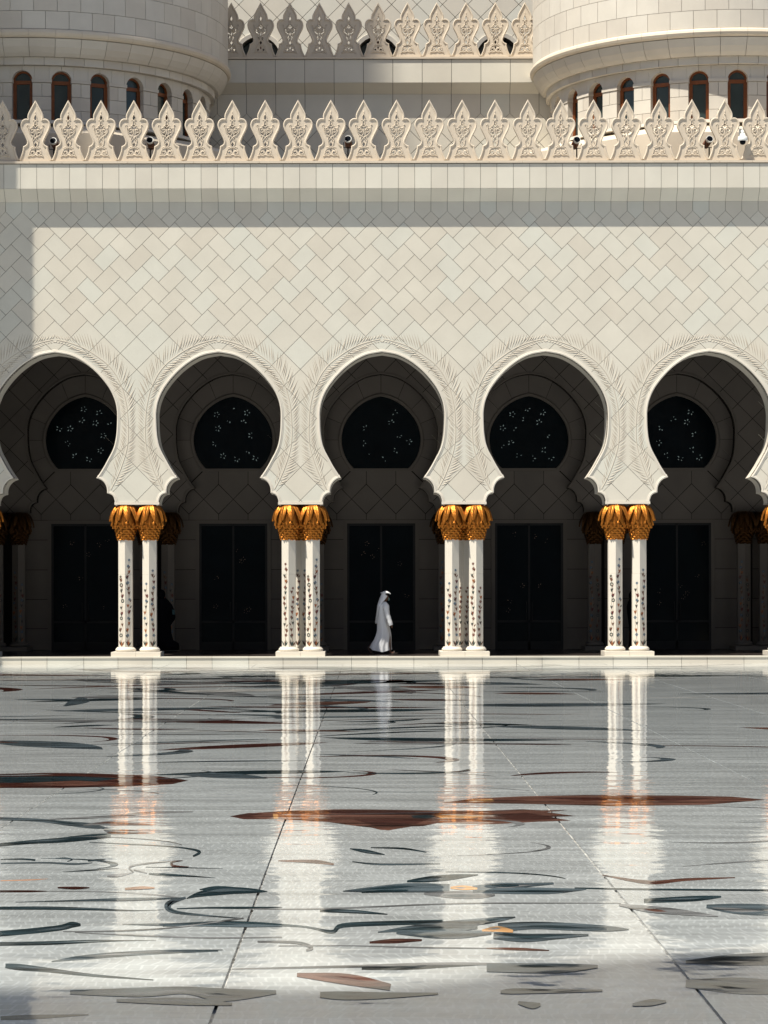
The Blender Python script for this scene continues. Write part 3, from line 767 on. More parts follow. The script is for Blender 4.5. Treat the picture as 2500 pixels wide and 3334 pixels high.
# ------------------------------------------------------------------ domed towers
def tower(cx, label):
    cy = 7.3; t = empty('domed_tower', (cx, cy, 13.2), label, 'tower')
    pt = lambda r, a, z: (cx+r*math.sin(a), cy-r*math.cos(a), z)
    zr1, zr0 = Z(89, 1.62), Z(117, 1.62)
    zb0 = Z(178, 1.9); zf0 = Z(211, 2.2); zwt = zf0; zsp = Z(260, 2.23); zsl = Z(388, 2.23)
    RW = 5.07
    core = MB(); core.lathe([(4.80,13.0),(4.80,zf0),(5.12,zf0+.01),(5.12,zb0),(5.2,zb0),(5.5,zr0),(5.56,zr1),(5.56,20.9)], (cx,cy), 64)
    core.build('core', 'grout', t)
    dome = MB(); dome.lathe([(5.75,20.9),(5.75,21.15),(5.6,21.2),(5.9,22.2),(5.9,23.4),(5.3,25.2),(4.0,26.9),(2.2,28.2),(.6,29.1),(.25,29.8),(.25,31),(0,31.6)], (cx,cy), 48)
    dome.build('dome', 'tower', t, True)
    def ring(name, prof, n, off, mat, span=100, gap=.006, sub=4, smooth=False):
        """blocks round the tower; prof is a closed (r,z) section"""
        st = 2*math.pi/n; rm = max(p[0] for p in prof)
        for k in range(-n, n+1):
            a0, a1 = (k+off)*st, (k+off+1)*st; am = (a0+a1)/2
            if abs(am) > R(span): continue
            a0 += gap/rm; a1 -= gap/rm; s = MB(); m_ = len(prof); vs = []; fs = []
            for i in range(sub+1):
                a = a0+(a1-a0)*i/sub; vs += [pt(r, a, z) for r, z in prof]
            for i in range(sub):
                for j in range(m_): fs.append((i*m_+j, (i+1)*m_+j, (i+1)*m_+(j+1)%m_, i*m_+(j+1)%m_))
            fs += [tuple(range(m_))[::-1], tuple(sub*m_+j for j in range(m_))]
            s.add(vs, fs); s.build(name, mat, t, fix=True)
    sq_ = lambda ri, ro0, ro1, z0, z1: [(ri,z0),(ro0,z0),(ro1,z1),(ri,z1)]
    z = zr1; hs = [.52,.60,.60,.60,.30]
    for i, h in enumerate(hs):
        ring('drum_block', sq_(5.5,5.61,5.61,z+.006,z+h-.006), 52, .5*(i % 2), 'tower'); z += h
    ring('roll_moulding', [(5.4,zr0),(5.62,zr0),(5.675,zr0+.05),(5.70,zr0+.12),(5.68,zr0+.19),(5.64,zr1-.01),(5.4,zr1)], 46, .25, 'tower_trim', gap=.003)
    hb = zr0-zb0
    ring('cove_block', [(5.1,zb0),(5.30,zb0),(5.39,zb0+hb*.18),(5.50,zb0+hb*.5),(5.60,zr0-.02),(5.4,zr0-.01)], 46, .25, 'tower')
    ring('frieze_block', sq_(4.9,5.20,5.20,zf0+.006,zb0-.006), 56, 0, 'tower')
    # arcade of windows
    NW = 28; st = 2*math.pi/NW; hw = .30/RW; off = (-.06 if cx < 0 else .0)*st
    U = lambda x, y, z: pt(y, x/RW, z)       # flat (arc length, radius, z) bent round the tower
    for k in range(-9, 10):
        am = k*st+off; pc = am+st/2
        if abs(am) > R(105): continue
        ua, uw, up_ = am*RW, .30, st*RW
        arc = [(ua-uw*math.cos(math.pi*i/10), zsp+uw*math.sin(math.pi*i/10)) for i in range(11)]
        g_ = .005
        for sg in (-1, 1):       # spandrel stones, split above the crown
            half_ = [p for p in arc if (p[0]-ua)*sg >= -1e-6]
            if sg < 0: half_ = half_[::-1]
            o_ = ua+sg*(uw+.055)
            s = MB(); s.prism([(ua+sg*g_, zwt-.006)]+[(max(p[0], ua+g_) if sg > 0 else min(p[0], ua-g_), p[1]) for p in (half_ if abs(half_[0][0]-ua) < abs(half_[-1][0]-ua) else half_[::-1])]+[(o_, zsp), (o_, zwt-.006)], RW, 4.82, mp=U)
            s.build('arch_stone', 'tower', t, fix=True)
        u0, u1 = ua+uw, ua+up_-uw
        def blk(a, c, z0, z1, name='pier_block', ro=RW, mat='tower'):
            s = MB(); nb = 2
            for q in range(1):
                s.prism([(a,z0),((a+c)/2,z0),(c,z0),(c,z1),((a+c)/2,z1),(a,z1)], ro, 4.82, mp=U)
            s.build(name, mat, t, fix=True)
        blk(u0+.055+g_, u1-.055-g_, zsp+.05, zwt-.006)
        blk(u0-.02, u1+.02, zsp-.05, zsp+.045, 'impost', RW+.025, 'tower')
        z = zsp-.055; i = 0
        while z > zsl:
            z0 = max(z-.40, zsl)
            if i % 2 == 0:
                mid = (u0+u1)/2; blk(u0, mid-g_, z0+.006, z-.006); blk(mid+g_, u1, z0+.006, z-.006)
            else: blk(u0, u1, z0+.006, z-.006)
            z = z0; i += 1
        # window: timber frame, transom, casement and glass
        inn = [(ua-uw+.01,zsl)]+[(ua+(a-ua)*.97, zsp+(q-zsp)*.97) for a, q in arc]+[(ua+uw-.01,zsl)]
        s = MB(); s.prism(inn, 4.845, 4.83, mp=U); win = s.build('window', 'tower_glass', t, fix=True)
        s = MB(); rings = []
        outl = [(ua-uw,zsl)]+arc+[(ua+uw,zsl)]
        inl = [(ua-uw+.055,zsl)]+[(ua+(a-ua)*.82, zsp+(q-zsp)*.82) for a, q in arc]+[(ua+uw-.055,zsl)]
        for a, c, d, e in zip(outl, outl[1:], inl[1:], inl):
            s.prism([a, c, d, e], 4.90, 4.83, mp=U)
        for a, c, z0, z1 in ((ua-uw+.05,ua+uw-.05,zsp-.03,zsp+.03),(ua-uw+.055,ua-uw+.10,zsl+.05,zsp-.03),(ua+uw-.10,ua+uw-.055,zsl+.05,zsp-.03),(ua-uw+.055,ua+uw-.055,zsl,zsl+.05),(ua-uw+.1,ua+uw-.1,zsp-.075,zsp-.03)):
            s.prism([(a,z0),(c,z0),(c,z1),(a,z1)], 4.885, 4.83, mp=U)
        s.build('frame', 'wood', win, fix=True)
    # sill course and flared octagonal foot
    ring('sill_block', sq_(4.8,5.12,5.10,zsl-.10,zsl-.006), 28, .3, 'tower')
    s = MB(); s.lathe([(4.8,zsl-.1),(5.1,zsl-.1),(6.45,zsl-.52),(6.5,zsl-.56),(6.5,13.2)], (cx,cy), 8, R(22.5), R(382.5)); s.build('octagonal_foot', 'tower_trim', t)
    return t
tower(AX-10.35, 'round domed tower largely in shade, dark arched windows under a swelling cornice')
tower(AX+10.35, 'round domed tower in sunshine with timber framed arched windows')

# ------------------------------------------------------------------ floodlights and the security camera on the parapet
def floodlight(px, py, tilt, lab):
    y = .12; x, z = X(px, y), Z(py, y); t = empty('floodlight', (x, y+.1, 13.25), lab, 'floodlight', 'floodlights between the merlons')
    ax = Vector((.13*tilt, -.93, .34)).normalized(); c = Vector((x, y, z)); bk = c-ax*.42
    s = MB(); s.tube([bk, bk+ax*.03, c-ax*.06], [.075,.098,.10], 18); s.build('housing', 'rust', t, True)
    s = MB(); s.tube([c-ax*.06, c+ax*.015], [.102,.102], 20, caps=False); s.tube([c+ax*.015, c+ax*.0149], [.102,.088], 20, caps=False); s.build('bezel', 'white_paint', t, True)
    s = MB(); s.tube([c-ax*.02, c+ax*.012], .089, 20); s.build('lens', 'lens', t)
    s = MB(); s.tube([(x-.12,y+.06,z-.09),(x-.12,y+.12,z-.22),(x+.12,y+.12,z-.22),(x+.12,y+.06,z-.09)], .012); s.tube([(x,y+.12,z-.22),(x,y+.12,13.2)], .02); s.build('bracket', 'dark_metal', t)
for i, (px, py, tl_) in enumerate([(175,457,-1),(490,455,-.2),(1135,452,-.3),(1881,456,1.2),(2313,454,1.6)]):
    floodlight(px, py, tl_, ['floodlight between merlons below the shaded tower, beside the corner shadow', 'floodlight between merlons in front of the shaded tower\'s sloping foot',
        'floodlight between merlons midway between the two towers', 'floodlight between merlons under the sunny tower\'s edge', 'floodlight between merlons next to the white dome camera'][i])
cx, cz = X(2420, -.35), Z(455, -.35)
t = empty('security_camera', (cx, -.35, cz), 'white dome security camera hanging from a bracket at the parapet', 'camera')
s = MB(); s.box(cx-.075,cx+.075,-.13,-.10,cz+.06,cz+.34); s.build('mounting_plate', 'white_paint', t)
s = MB(); s.tube([(cx,-.12,cz+.20),(cx,-.28,cz+.24),(cx,-.36,cz+.16)], .035, 8); s.build('arm', 'white_paint', t, True)
s = MB(); s.lathe([(.02,cz+.17),(.06,cz+.16),(.08,cz+.09),(.125,cz+.07),(.145,cz-.03),(.14,cz-.05),(.02,cz-.05)], (cx,-.36), 24); s.build('housing', 'white_paint', t, True)
s = MB(); s.lathe([(.085,cz-.05),(.085,cz-.09),(.065,cz-.135),(.03,cz-.155),(0,cz-.16)], (cx,-.36), 20); s.build('lens_dome', 'lens', t, True)

# ------------------------------------------------------------------ people
def loft(rings, name, mat, parent, closed=True, cap=False, smooth=True):
    s = MB(); n = len(rings[0]); vs = [v for r in rings for v in r]; fs = []
    for i in range(len(rings)-1):
        for j in range(n if closed else n-1):
            fs.append((i*n+j, i*n+(j+1)%n, (i+1)*n+(j+1)%n, (i+1)*n+j))
    if cap: fs += [tuple(range(n))[::-1], tuple((len(rings)-1)*n+j for j in range(n))]
    s.add(vs, fs); return s.build(name, mat, parent, smooth, False)
def skin_body(name, V, E, RAD, root, mat, parent):
    me = bpy.data.meshes.new(name); me.from_pydata(V, E, []); o = bpy.data.objects.new(name, me); COL.objects.link(o)
    md = o.modifiers.new('skin', 'SKIN')
    sv = me.skin_vertices[0].data if me.skin_vertices else None
    if sv is None:
        bm = bmesh.new(); bm.from_mesh(me); bm.verts.layers.skin.verify(); bm.to_mesh(me); bm.free(); sv = me.skin_vertices[0].data
    for i, r in enumerate(RAD): sv[i].radius = r if isinstance(r, tuple) else (r, r); sv[i].use_root = (i == root)
    sb = o.modifiers.new('sub', 'SUBSURF'); sb.levels = 2; sb.render_levels = 2
    bpy.context.view_layer.update(); dg = bpy.context.evaluated_depsgraph_get()
    m2 = bpy.data.meshes.new_from_object(o.evaluated_get(dg)); m2.name = name; bpy.data.objects.remove(o)
    m2.materials.clear(); m2.materials.append(MATS[mat]); m2.polygons.foreach_set('use_smooth', [True]*len(m2.polygons))
    o = bpy.data.objects.new(name, m2); link(o, parent, False); return o
PY = 1.46
man = empty('person', (X(1249, PY), PY, PZ), 'person in a white robe and white headscarf walking past the dark door', 'person')
V = [(0,0,.92),(-.01,0,1.12),(-.03,0,1.36),(-.02,0,1.47),(.03,0,1.54),(.055,0,1.62),(.05,0,1.73),          # pelvis .. head
     (.13,0,1.625),(.155,0,1.645),                                                                              # muzzle, nose
     (.0,-.18,1.42),(.07,-.23,1.14),(.19,-.23,.90),(.225,-.23,.82),(.235,-.215,.765),(.245,-.235,.75),(.235,-.25,.755),(.222,-.26,.765),(.25,-.205,.80),
     (-.02,.18,1.42),(-.12,.22,1.15),(-.17,.2,.92),(-.175,.2,.84),(-.175,.185,.79),(-.175,.2,.775),(-.175,.215,.78),(-.17,.225,.79),(-.15,.18,.82),
     (.02,-.09,.88),(.14,-.09,.50),(.17,-.09,.12),(.19,-.09,.05),(.30,-.09,.05),
     (-.02,.09,.88),(-.12,.09,.50),(-.40,.09,.22),(-.43,.09,.17),(-.34,.09,.03)]
E = [(0,1),(1,2),(2,3),(3,4),(4,5),(5,6),(5,7),(7,8),(2,9),(9,10),(10,11),(11,12),(12,13),(12,14),(12,15),(12,16),(12,17),
     (2,18),(18,19),(19,20),(20,21),(21,22),(21,23),(21,24),(21,25),(21,26),(0,27),(27,28),(28,29),(29,30),(30,31),(0,32),(32,33),(33,34),(34,35),(35,36)]
RAD = [.13,.12,.13,.065,.055,.085,.085,.045,.015,.055,.045,.035,.036,.009,.009,.009,.009,.010,.055,.045,.035,.036,.009,.009,.009,.009,.010,
       .085,.06,.04,.038,.03,.085,.06,.04,.038,.03]
skin_body('body', V, E, RAD, 0, 'skin', man)
rnd = random.Random(8)
prof = [(1.50,-.10,.07,.08),(1.475,-.16,.11,.17),(1.42,-.185,.125,.215),(1.30,-.19,.13,.215),(1.15,-.185,.125,.20),(1.0,-.185,.13,.20),(.82,-.195,.155,.205),
        (.68,-.20,.195,.21),(.55,-.235,.215,.22),(.42,-.285,.21,.23),(.32,-.345,.205,.24),(.23,-.385,.205,.25),(.15,-.40,.215,.255)]
rings = []
for k, (z, xb, xf, hw) in enumerate(prof):
    n = 56; cxm = (xb+xf)/2; rx = (xf-xb)/2; ring_ = []; f = max(0, 1.35-z)/1.2
    for j in range(n):
        a = 2*math.pi*j/n; fold = 1+f*(.055*math.sin(7*a+z*2.3)+.035*math.sin(13*a+1-z*4))
        zz = z
        if k == len(prof)-1:
            u = math.cos(a); zz = .085+.05*max(0,u)**2+.11*max(0,-u)**2+.012*math.sin(6*a)
        ring_.append((cxm+rx*math.cos(a)*fold, hw*math.sin(a)*fold, zz))
    rings.append(ring_)
robe = loft(rings, 'robe', 'cloth', man)
def sleeve(pts, rad, name='sleeve', mat='cloth', par=man):
    s = MB(); q = cat_rom([(*p, r) for p, r in zip(pts, rad)], 4)
    s.tube([p[:3] for p in q], [p[3]*(1+.05*math.sin(i*1.9)) for i, p in enumerate(q)], 14, caps=False); return s.build(name, mat, par, True, False)
sleeve([(.02,-.13,1.47),(.065,-.21,1.38),(.09,-.25,1.18),(.145,-.25,1.02),(.205,-.245,.84)], [.06,.088,.078,.072,.062])
sleeve([(-.02,.13,1.47),(-.06,.21,1.38),(-.13,.25,1.15),(-.17,.22,1.0),(-.19,.2,.88)], [.06,.085,.078,.068,.058])
sec = [((.205,1.735),.05,.012),((.15,1.785),.095,.035),((.07,1.818),.118,.075),((-.01,1.808),.13,.15),((-.06,1.74),.142,.17),((-.10,1.64),.16,.15),((-.14,1.53),.19,.12),((-.175,1.42),.205,.08),((-.195,1.27),.19,.05),((-.21,1.14),.16,.04),((-.225,1.03),.10,.02)]
hs_ = Vector((.03,1.60)); rings = []
q = cat_rom([(p[0][0],p[0][1],p[1],p[2]) for p in sec], 3)
for i, (x, z, hw, dp) in enumerate(q):
    p0, p1 = q[max(i-1,0)], q[min(i+1,len(q)-1)]; d = Vector((p1[0]-p0[0], p1[1]-p0[1])).normalized(); nn = Vector((d.y*-1, d.x))
    if nn.dot(hs_-Vector((x,z))) < 0 and i < 22: nn = -nn
    if i >= 22: nn = Vector((1,0))
    ring_ = []
    for j in range(17):
        a = R(-105+210*j/16); e = dp*(1-math.cos(a))*.8+.008*math.sin(j*1.7+i*.2)
        ring_.append((x+nn.x*e, hw*math.sin(a), z+nn.y*e))
    rings.append(ring_)
hsf = loft(rings, 'headscarf', 'cloth', man, closed=False)
md = hsf.modifiers.new('thick', 'SOLIDIFY'); md.thickness = .006
s = MB(); s.lathe([(.118,1.752),(.127,1.762),(.127,1.775),(.118,1.785)], (0.035,0), 24); s.build('head_rope', 'cloth', man, True, False)
s = MB(); rr = []
for i in range(5):
    u = i/4; rr.append([(.135+.03*math.cos(R(-70+140*j/8))-.012*abs(u-.5)*2, .062*math.sin(R(-70+140*j/8)), 1.545+.085*u) for j in range(9)])
loft(rr, 'face_mask', 'mask', man, closed=False)
def sandal(p, ang):
    s = MB(); n = 10; out = [(-.12,-.035),(-.12,.035),(-.02,.04),(.08,.048),(.13,.03),(.145,0),(.13,-.03),(.08,-.048),(-.02,-.04)]
    m_ = Matrix.Translation(p) @ Matrix.Rotation(ang, 4, 'Y'); vs = [m_ @ Vector((x,y,0)) for x,y in out]+[m_ @ Vector((x,y,.028)) for x,y in out]; k = len(out)
    s.add(vs, [tuple(range(k))[::-1], tuple(range(k,2*k))]+[(i,(i+1)%k,k+(i+1)%k,k+i) for i in range(k)])
    q = [m_ @ Vector((.05,.05*math.cos(R(180*i/8)),.02+.055*math.sin(R(180*i/8)))) for i in range(9)]; s.tube(q, .014, 6)
    s.build('sandal', 'leather', man, False, False)
sandal((.255,-.09,.012), R(-8)); sandal((-.405,.09,.115), R(52))
# two people in black further back
def dark_person(x, y, prof, label, head, extra=None):
    t = empty('person', (x, y, PZ), label, 'person'); rings = []
    for k, (z, xl, xr, hw) in enumerate(prof):
        n = 32; c, r = (xl+xr)/2, (xr-xl)/2
        rings.append([(c+r*math.cos(2*math.pi*j/n)*(1+.03*math.sin(5*j+z*3)), hw*math.sin(2*math.pi*j/n), z) for j in range(n)])
    hx, hz = head
    V = [(hx*.4,0,.9),(hx*.6,0,1.3),(hx,0,hz-.17),(hx,0,hz),(hx+.01,.08,hz-.02),(hx+.01,.115,hz-.03),(-.09,0,.5),(-.09,0,.06),(-.09,-.14,.03),(.09,0,.5),(.09,0,.06),(.09,-.14,.03)]
    skin_body('body', V, [(0,1),(1,2),(2,3),(3,4),(4,5),(0,6),(6,7),(7,8),(0,9),(9,10),(10,11)], [.1,.1,.05,.085,.05,.018,.06,.04,.03,.06,.04,.03], 0, 'skin', t)
    loft(rings, 'black_robe', 'black_cloth', t, cap=True)
    rr = []
    for i in range(9):
        a = math.pi*i/8; rr.append([(hx+(.125*math.sin(a)+.004)*math.cos(b), (.13*math.sin(a)+.004)*math.sin(b)-.03, hz+.01+.15*math.cos(a)) for b in [R(120+300*j/15) for j in range(16)]])
    loft(rr, 'hood', 'black_cloth', t, closed=False)
    return t
yk = 5.2; bx = X(527, yk)
t = dark_person(bx, yk, [(1.62,-.12,.12,.10),(1.55,-.17,.20,.15),(1.42,-.24,.30,.19),(1.25,-.28,.38,.22),(1.05,-.27,.40,.22),(.95,-.25,.37,.2),(.80,-.24,.26,.2),(.55,-.25,.28,.22),(.35,-.26,.33,.24),(.25,-.27,.50,.25),(.05,-.28,.52,.25)],
                'dark hooded figure standing in the gallery beside a column pair, holding a phone', (-.02,1.72))
V = [(.2,-.12,1.40),(.36,-.22,1.12),(.38,-.34,1.16),(.385,-.40,1.19),(.39,-.45,1.21),(.375,-.455,1.2),(.36,-.45,1.19),(.405,-.44,1.2),(.37,-.42,1.24)]
skin_body('hand', V, [(0,1),(1,2),(2,3),(3,4),(3,5),(3,6),(3,7),(3,8)], [.07,.055,.04,.036,.01,.01,.01,.01,.011], 0, 'black_cloth', t)
tp = empty('phone', (bx+.385, yk-.46, PZ+1.12), 'phone in a teal case held by the hooded figure', 'phone')
s = MB(); s.box(-.037,.037,-.006,.006,0,.15); s.build('case', 'teal_case', tp, world=False)
yk = 4.6; dark_person(X(2062, yk), yk, [(1.58,-.12,.12,.10),(1.48,-.17,.18,.15),(1.32,-.20,.22,.18),(1.12,-.18,.20,.18),(.9,-.15,.18,.17),(.6,-.13,.17,.18),(.3,-.14,.18,.2),(.03,-.16,.2,.22)],
            'dark robed figure glimpsed between two white column shafts', (-.02,1.66))

# ------------------------------------------------------------------ flower inlays in the polished floor
LV = [0]
def inlay(pts, mat, name):
    LV[0] += 1; z = .0006+.00007*(LV[0] % 40)
    a = sum(pts[i][0]*pts[(i+1)%len(pts)][1]-pts[(i+1)%len(pts)][0]*pts[i][1] for i in range(len(pts)))
    if a < 0: pts = pts[::-1]
    s = MB(); n = len(pts); s.add([(x,y,z) for x,y in pts], [tuple(range(n))])
    s.build(name, mat, court)
def stroke(pts, mat, name='inlay_vine', sx=1, sy=1, ox=0, oy=0, hs=1):
    """(x, y, half thickness) along a vine, in photo pixels, laid on the floor"""
    q = cat_rom([((x*sx)+ox, (y*sy)+oy, max(.35, h*sy*hs)) for x, y, h in pts], 5)
    up_, lo = [], []
    for i, (x, y, h) in enumerate(q):
        x0, y0 = q[max(i-1,0)][:2]; x1, y1 = q[min(i+1,len(q)-1)][:2]
        tx, ty = x1-x0, y1-y0; l = math.hypot(tx, ty) or 1; nx, ny = -ty/l, tx/l
        up_.append(GP(x+nx*h*1.0, max(2163, y+ny*h))); lo.append(GP(x-nx*h*1.0, max(2163, y-ny*h)))
    inlay(up_+lo[::-1], mat, name)
    # a second stone let into the heart of the broader petals
    n = len(q); hm = max(p[2] for p in q)
    if hm > 5 and n > 8:
        rs = random.Random(int(q[0][0]*7+q[0][1])); i0 = int(n*rs.uniform(.12,.3)); i1 = int(n*rs.uniform(.6,.88)); off = rs.uniform(-.35,.35); a, c = [], []
        for i in range(i0, i1):
            x, y, h = q[i]; k = math.sin(math.pi*(i-i0)/(i1-i0-1)); a.append(GP(x, y+h*(off-.38*k))); c.append(GP(x, y+h*(off+.38*k)))
        inlay(a+c[::-1][1:-1], {'inl_slate': rs.choice(['inl_teal','inl_grey']), 'inl_teal': 'inl_slate', 'inl_grey': rs.choice(['inl_slate','inl_umber']), 'inl_umber': 'inl_brown', 'inl_brown': 'inl_umber'}.get(mat, 'inl_grey'), 'inlay_heart')
z4 = dict(sx=1/2.074, sy=1/2.074, ox=0, oy=2640)
T_, B_, G_, S_, K_, O_, U_ = 'inl_teal','inl_brown','inl_grey','inl_slate','inl_peach','inl_orange','inl_umber'
for pts, m_, nm in [
  ([(-60,48,11),(250,60,11),(450,82,15),(600,98,18),(730,118,5)], S_, 'inlay_vine'), ([(560,95,4),(720,80,14),(900,85,14),(1030,96,2)], G_, 'inlay_petal'),
  ([(700,120,10),(760,140,18),(880,140,14),(1000,146,2)], G_, 'inlay_petal'), ([(-60,232,11),(200,208,13),(400,196,17),(600,176,20),(745,165,14)], T_, 'inlay_vine'),
  ([(330,55,3),(700,38,8),(1000,12,8),(1300,5,3)], G_, 'inlay_vine'), ([(600,210,2),(900,225,3),(1150,240,4),(1290,258,6),(1345,278,10),(1300,306,6)], T_, 'inlay_vine'),
  ([(1230,335,2),(1160,345,8),(1170,372,9),(1270,380,5)], B_, 'inlay_vine'), ([(980,378,2),(1250,383,3),(1500,390,1)], T_, 'inlay_vine'),
  ([(1000,424,4),(1100,430,9),(1250,438,6),(1450,452,1)], T_, 'inlay_vine'), ([(420,410,1),(600,400,4),(800,385,1)], T_, 'inlay_vine'),
  ([(0,325,3),(150,323,5),(235,330,6)], T_, 'inlay_vine'), ([(370,317,1),(440,318,5),(485,326,4),(450,340,2)], T_, 'inlay_vine'), ([(590,336,5),(650,330,6),(710,326,1)], T_, 'inlay_vine'),
  ([(0,352,4),(300,348,5),(500,357,6),(620,349,2)], S_, 'inlay_vine'), ([(720,438,8),(800,434,10),(895,415,2)], G_, 'inlay_petal'),
  ([(900,415,3),(870,380,6),(960,358,5),(1150,340,3)], G_, 'inlay_vine'), ([(990,420,3),(900,398,5)], G_, 'inlay_vine'),
  ([(1255,592,2),(1330,566,16),(1450,545,26),(1560,538,24),(1700,540,16),(1800,545,3)], T_, 'inlay_petal'),
  ([(1250,586,7),(1160,612,16),(1125,648,20),(1190,684,11),(1400,708,5),(1640,728,3)], S_, 'inlay_vine'), ([(1190,660,3),(1400,655,5),(1659,655,7),(1900,652,2)], T_, 'inlay_vine'),
  ([(-60,655,9),(300,655,11),(600,662,8),(900,672,3),(1100,668,1)], T_, 'inlay_vine'), ([(100,615,1),(500,605,5),(800,598,10),(1000,594,8),(1240,588,3)], S_, 'inlay_vine'),
  ([(-60,832,18),(200,810,18),(400,788,18),(480,768,20),(540,768,8)], T_, 'inlay_petal'), ([(-60,897,12),(300,892,12),(600,880,9),(800,876,3),(1050,874,1)], T_, 'inlay_vine'),
  ([(820,765,1),(1100,768,8),(1400,768,13),(1659,775,12),(1900,780,3)], S_, 'inlay_vine'), ([(420,815,2),(800,810,4),(1200,785,4),(1640,725,4)], G_, 'inlay_vine'),
  ([(500,820,2),(900,840,4),(1400,858,4),(1900,855,3)], G_, 'inlay_vine'), ([(385,517,4),(500,520,9),(600,518,3)], B_, 'inlay_petal'), ([(840,527,6),(950,520,10),(1040,520,4)], K_, 'inlay_petal'),
  ([(-40,540,8),(200,540,7),(320,540,2)], B_, 'inlay_petal'), ([(310,540,2),(700,545,3),(1000,562,5),(1240,590,3)], G_, 'inlay_vine'), ([(0,468,3),(200,463,4),(320,456,1)], K_, 'inlay_vine'),
  ([(900,955,4),(1200,945,8),(1500,938,2)], T_, 'inlay_vine')]: stroke(pts, m_, nm, **z4)
z8 = dict(sx=1/.6636, sy=1/.6636, ox=0, oy=2700)
for pts, m_, nm in [
  ([(10,294,5),(40,297,7),(100,303,5),(200,315,3),(330,325,1)], T_, 'inlay_petal'), ([(110,285,1),(180,276,5),(280,268,5),(370,264,4),(470,263,1)], S_, 'inlay_petal'),
  ([(350,207,3),(500,203,5),(650,210,2),(715,222,4),(740,208,5),(850,203,5),(955,201,5)], T_, 'inlay_vine'), ([(780,300,4),(880,299,5),(960,297,2),(1060,292,1)], T_, 'inlay_petal'),
  ([(500,302,1),(780,296,3),(1000,291,3),(1290,300,1)], G_, 'inlay_vine'), ([(690,176,3),(760,178,4),(836,184,1)], T_, 'inlay_petal'), ([(535,172,1),(700,172,1.5),(1000,161,1.5),(1340,161,1)], G_, 'inlay_vine'),
  ([(797,245,2),(850,242,5),(910,240,2)], B_, 'inlay_petal'), ([(555,243,2),(640,245,3),(672,256,4),(660,262,2)], G_, 'inlay_petal'), ([(1050,258,1),(1120,260,3),(1185,263,1)], U_, 'inlay_petal'),
  ([(600,252,1),(760,252,1),(900,256,1.5),(1050,258,1)], G_, 'inlay_vine'),
  ([(150,352,4),(300,352,10),(400,348,8),(480,358,14),(595,352,4)], S_, 'inlay_petal'), ([(250,370,3),(400,372,8),(500,378,3)], S_, 'inlay_petal'), ([(690,358,6),(740,360,9),(820,360,7),(945,356,2)], T_, 'inlay_petal'), ([(640,315,4),(750,325,12),(842,342,7)], U_, 'inlay_petal'),
  ([(1080,353,3),(1110,351,6),(1200,351,4),(1300,350,2)], S_, 'inlay_petal'), ([(1118,376,3),(1148,382,7),(1166,380,3)], T_, 'inlay_petal'), ([(1365,381,3),(1405,376,7),(1438,374,2)], S_, 'inlay_petal'),
  ([(1050,300,9),(1200,302,10),(1290,298,3)], S_, 'inlay_petal'), ([(1336,165,2),(1400,174,7),(1470,181,6),(1550,190,1)], G_, 'inlay_petal'), ([(1390,156,5),(1500,151,6),(1557,147,2)], T_, 'inlay_petal'), ([(1418,175,3),(1450,177,4),(1478,181,2)], T_, 'inlay_petal'),
  ([(1525,168,4),(1600,174,12),(1720,178,12)], S_, 'inlay_petal'), ([(1480,288,3),(1580,284,12),(1720,280,14)], S_, 'inlay_petal'), ([(1480,335,8),(1600,340,18),(1720,346,12)], S_, 'inlay_petal'),
  ([(1240,128,1.5),(1400,131,2),(1720,134,2)], T_, 'inlay_vine'), ([(1300,100,1),(1400,116,4),(1480,110,3),(1587,106,1)], U_, 'inlay_petal'),
  ([(740,134,1),(800,131,6),(880,127,10),(970,128,9)], S_, 'inlay_petal'), ([(878,113,2),(920,109,6),(975,104,6),(1032,99,1)], T_, 'inlay_petal'), ([(915,140,2),(980,142,8),(1040,143,7),(1068,143,2)], G_, 'inlay_petal'),
  ([(1020,131,8),(1080,126,9),(1130,122,5),(1195,118,2)], S_, 'inlay_petal'), ([(1040,136,3),(1130,134,7),(1200,134,6),(1265,131,1)], S_, 'inlay_petal'), ([(972,127,2),(1000,127,5),(1030,129,2)], O_, 'inlay_petal'), ([(1060,122,1),(1090,123,3),(1120,123,1)], T_, 'inlay_petal'), ([(780,137,1),(830,134,3),(880,133,2)], T_, 'inlay_petal'),
  ([(815,223,1),(880,216,6),(960,212,12),(1030,208,8)], S_, 'inlay_petal'), ([(855,225,2),(930,229,7),(1000,228,8),(1060,224,4)], S_, 'inlay_petal'), ([(955,204,4),(1020,202,7),(1075,196,5),(1112,191,1)], S_, 'inlay_petal'),
  ([(1075,214,10),(1150,209,8),(1230,212,8),(1310,216,6),(1357,218,1)], S_, 'inlay_petal'), ([(1065,230,8),(1130,236,9),(1200,233,6),(1270,230,2)], S_, 'inlay_petal'), ([(1040,220,2),(1075,217,6),(1107,222,3)], O_, 'inlay_petal'), ([(1085,228,3),(1140,234,4),(1190,231,2)], T_, 'inlay_petal'),
  ([(0,407,4),(60,405,5),(190,400,1)], T_, 'inlay_vine'), ([(430,130,1),(470,127,5),(540,131,3)], T_, 'inlay_petal'), ([(755,42,1),(790,48,4),(830,55,1)], T_, 'inlay_vine'), ([(800,40,1),(870,42,2),(920,50,1)], T_, 'inlay_vine'), ([(760,70,1),(820,76,2),(950,75,1)], S_, 'inlay_vine'), ([(600,68,1),(680,70,4),(720,76,2)], U_, 'inlay_petal')]: stroke(pts, m_, nm, **z8)
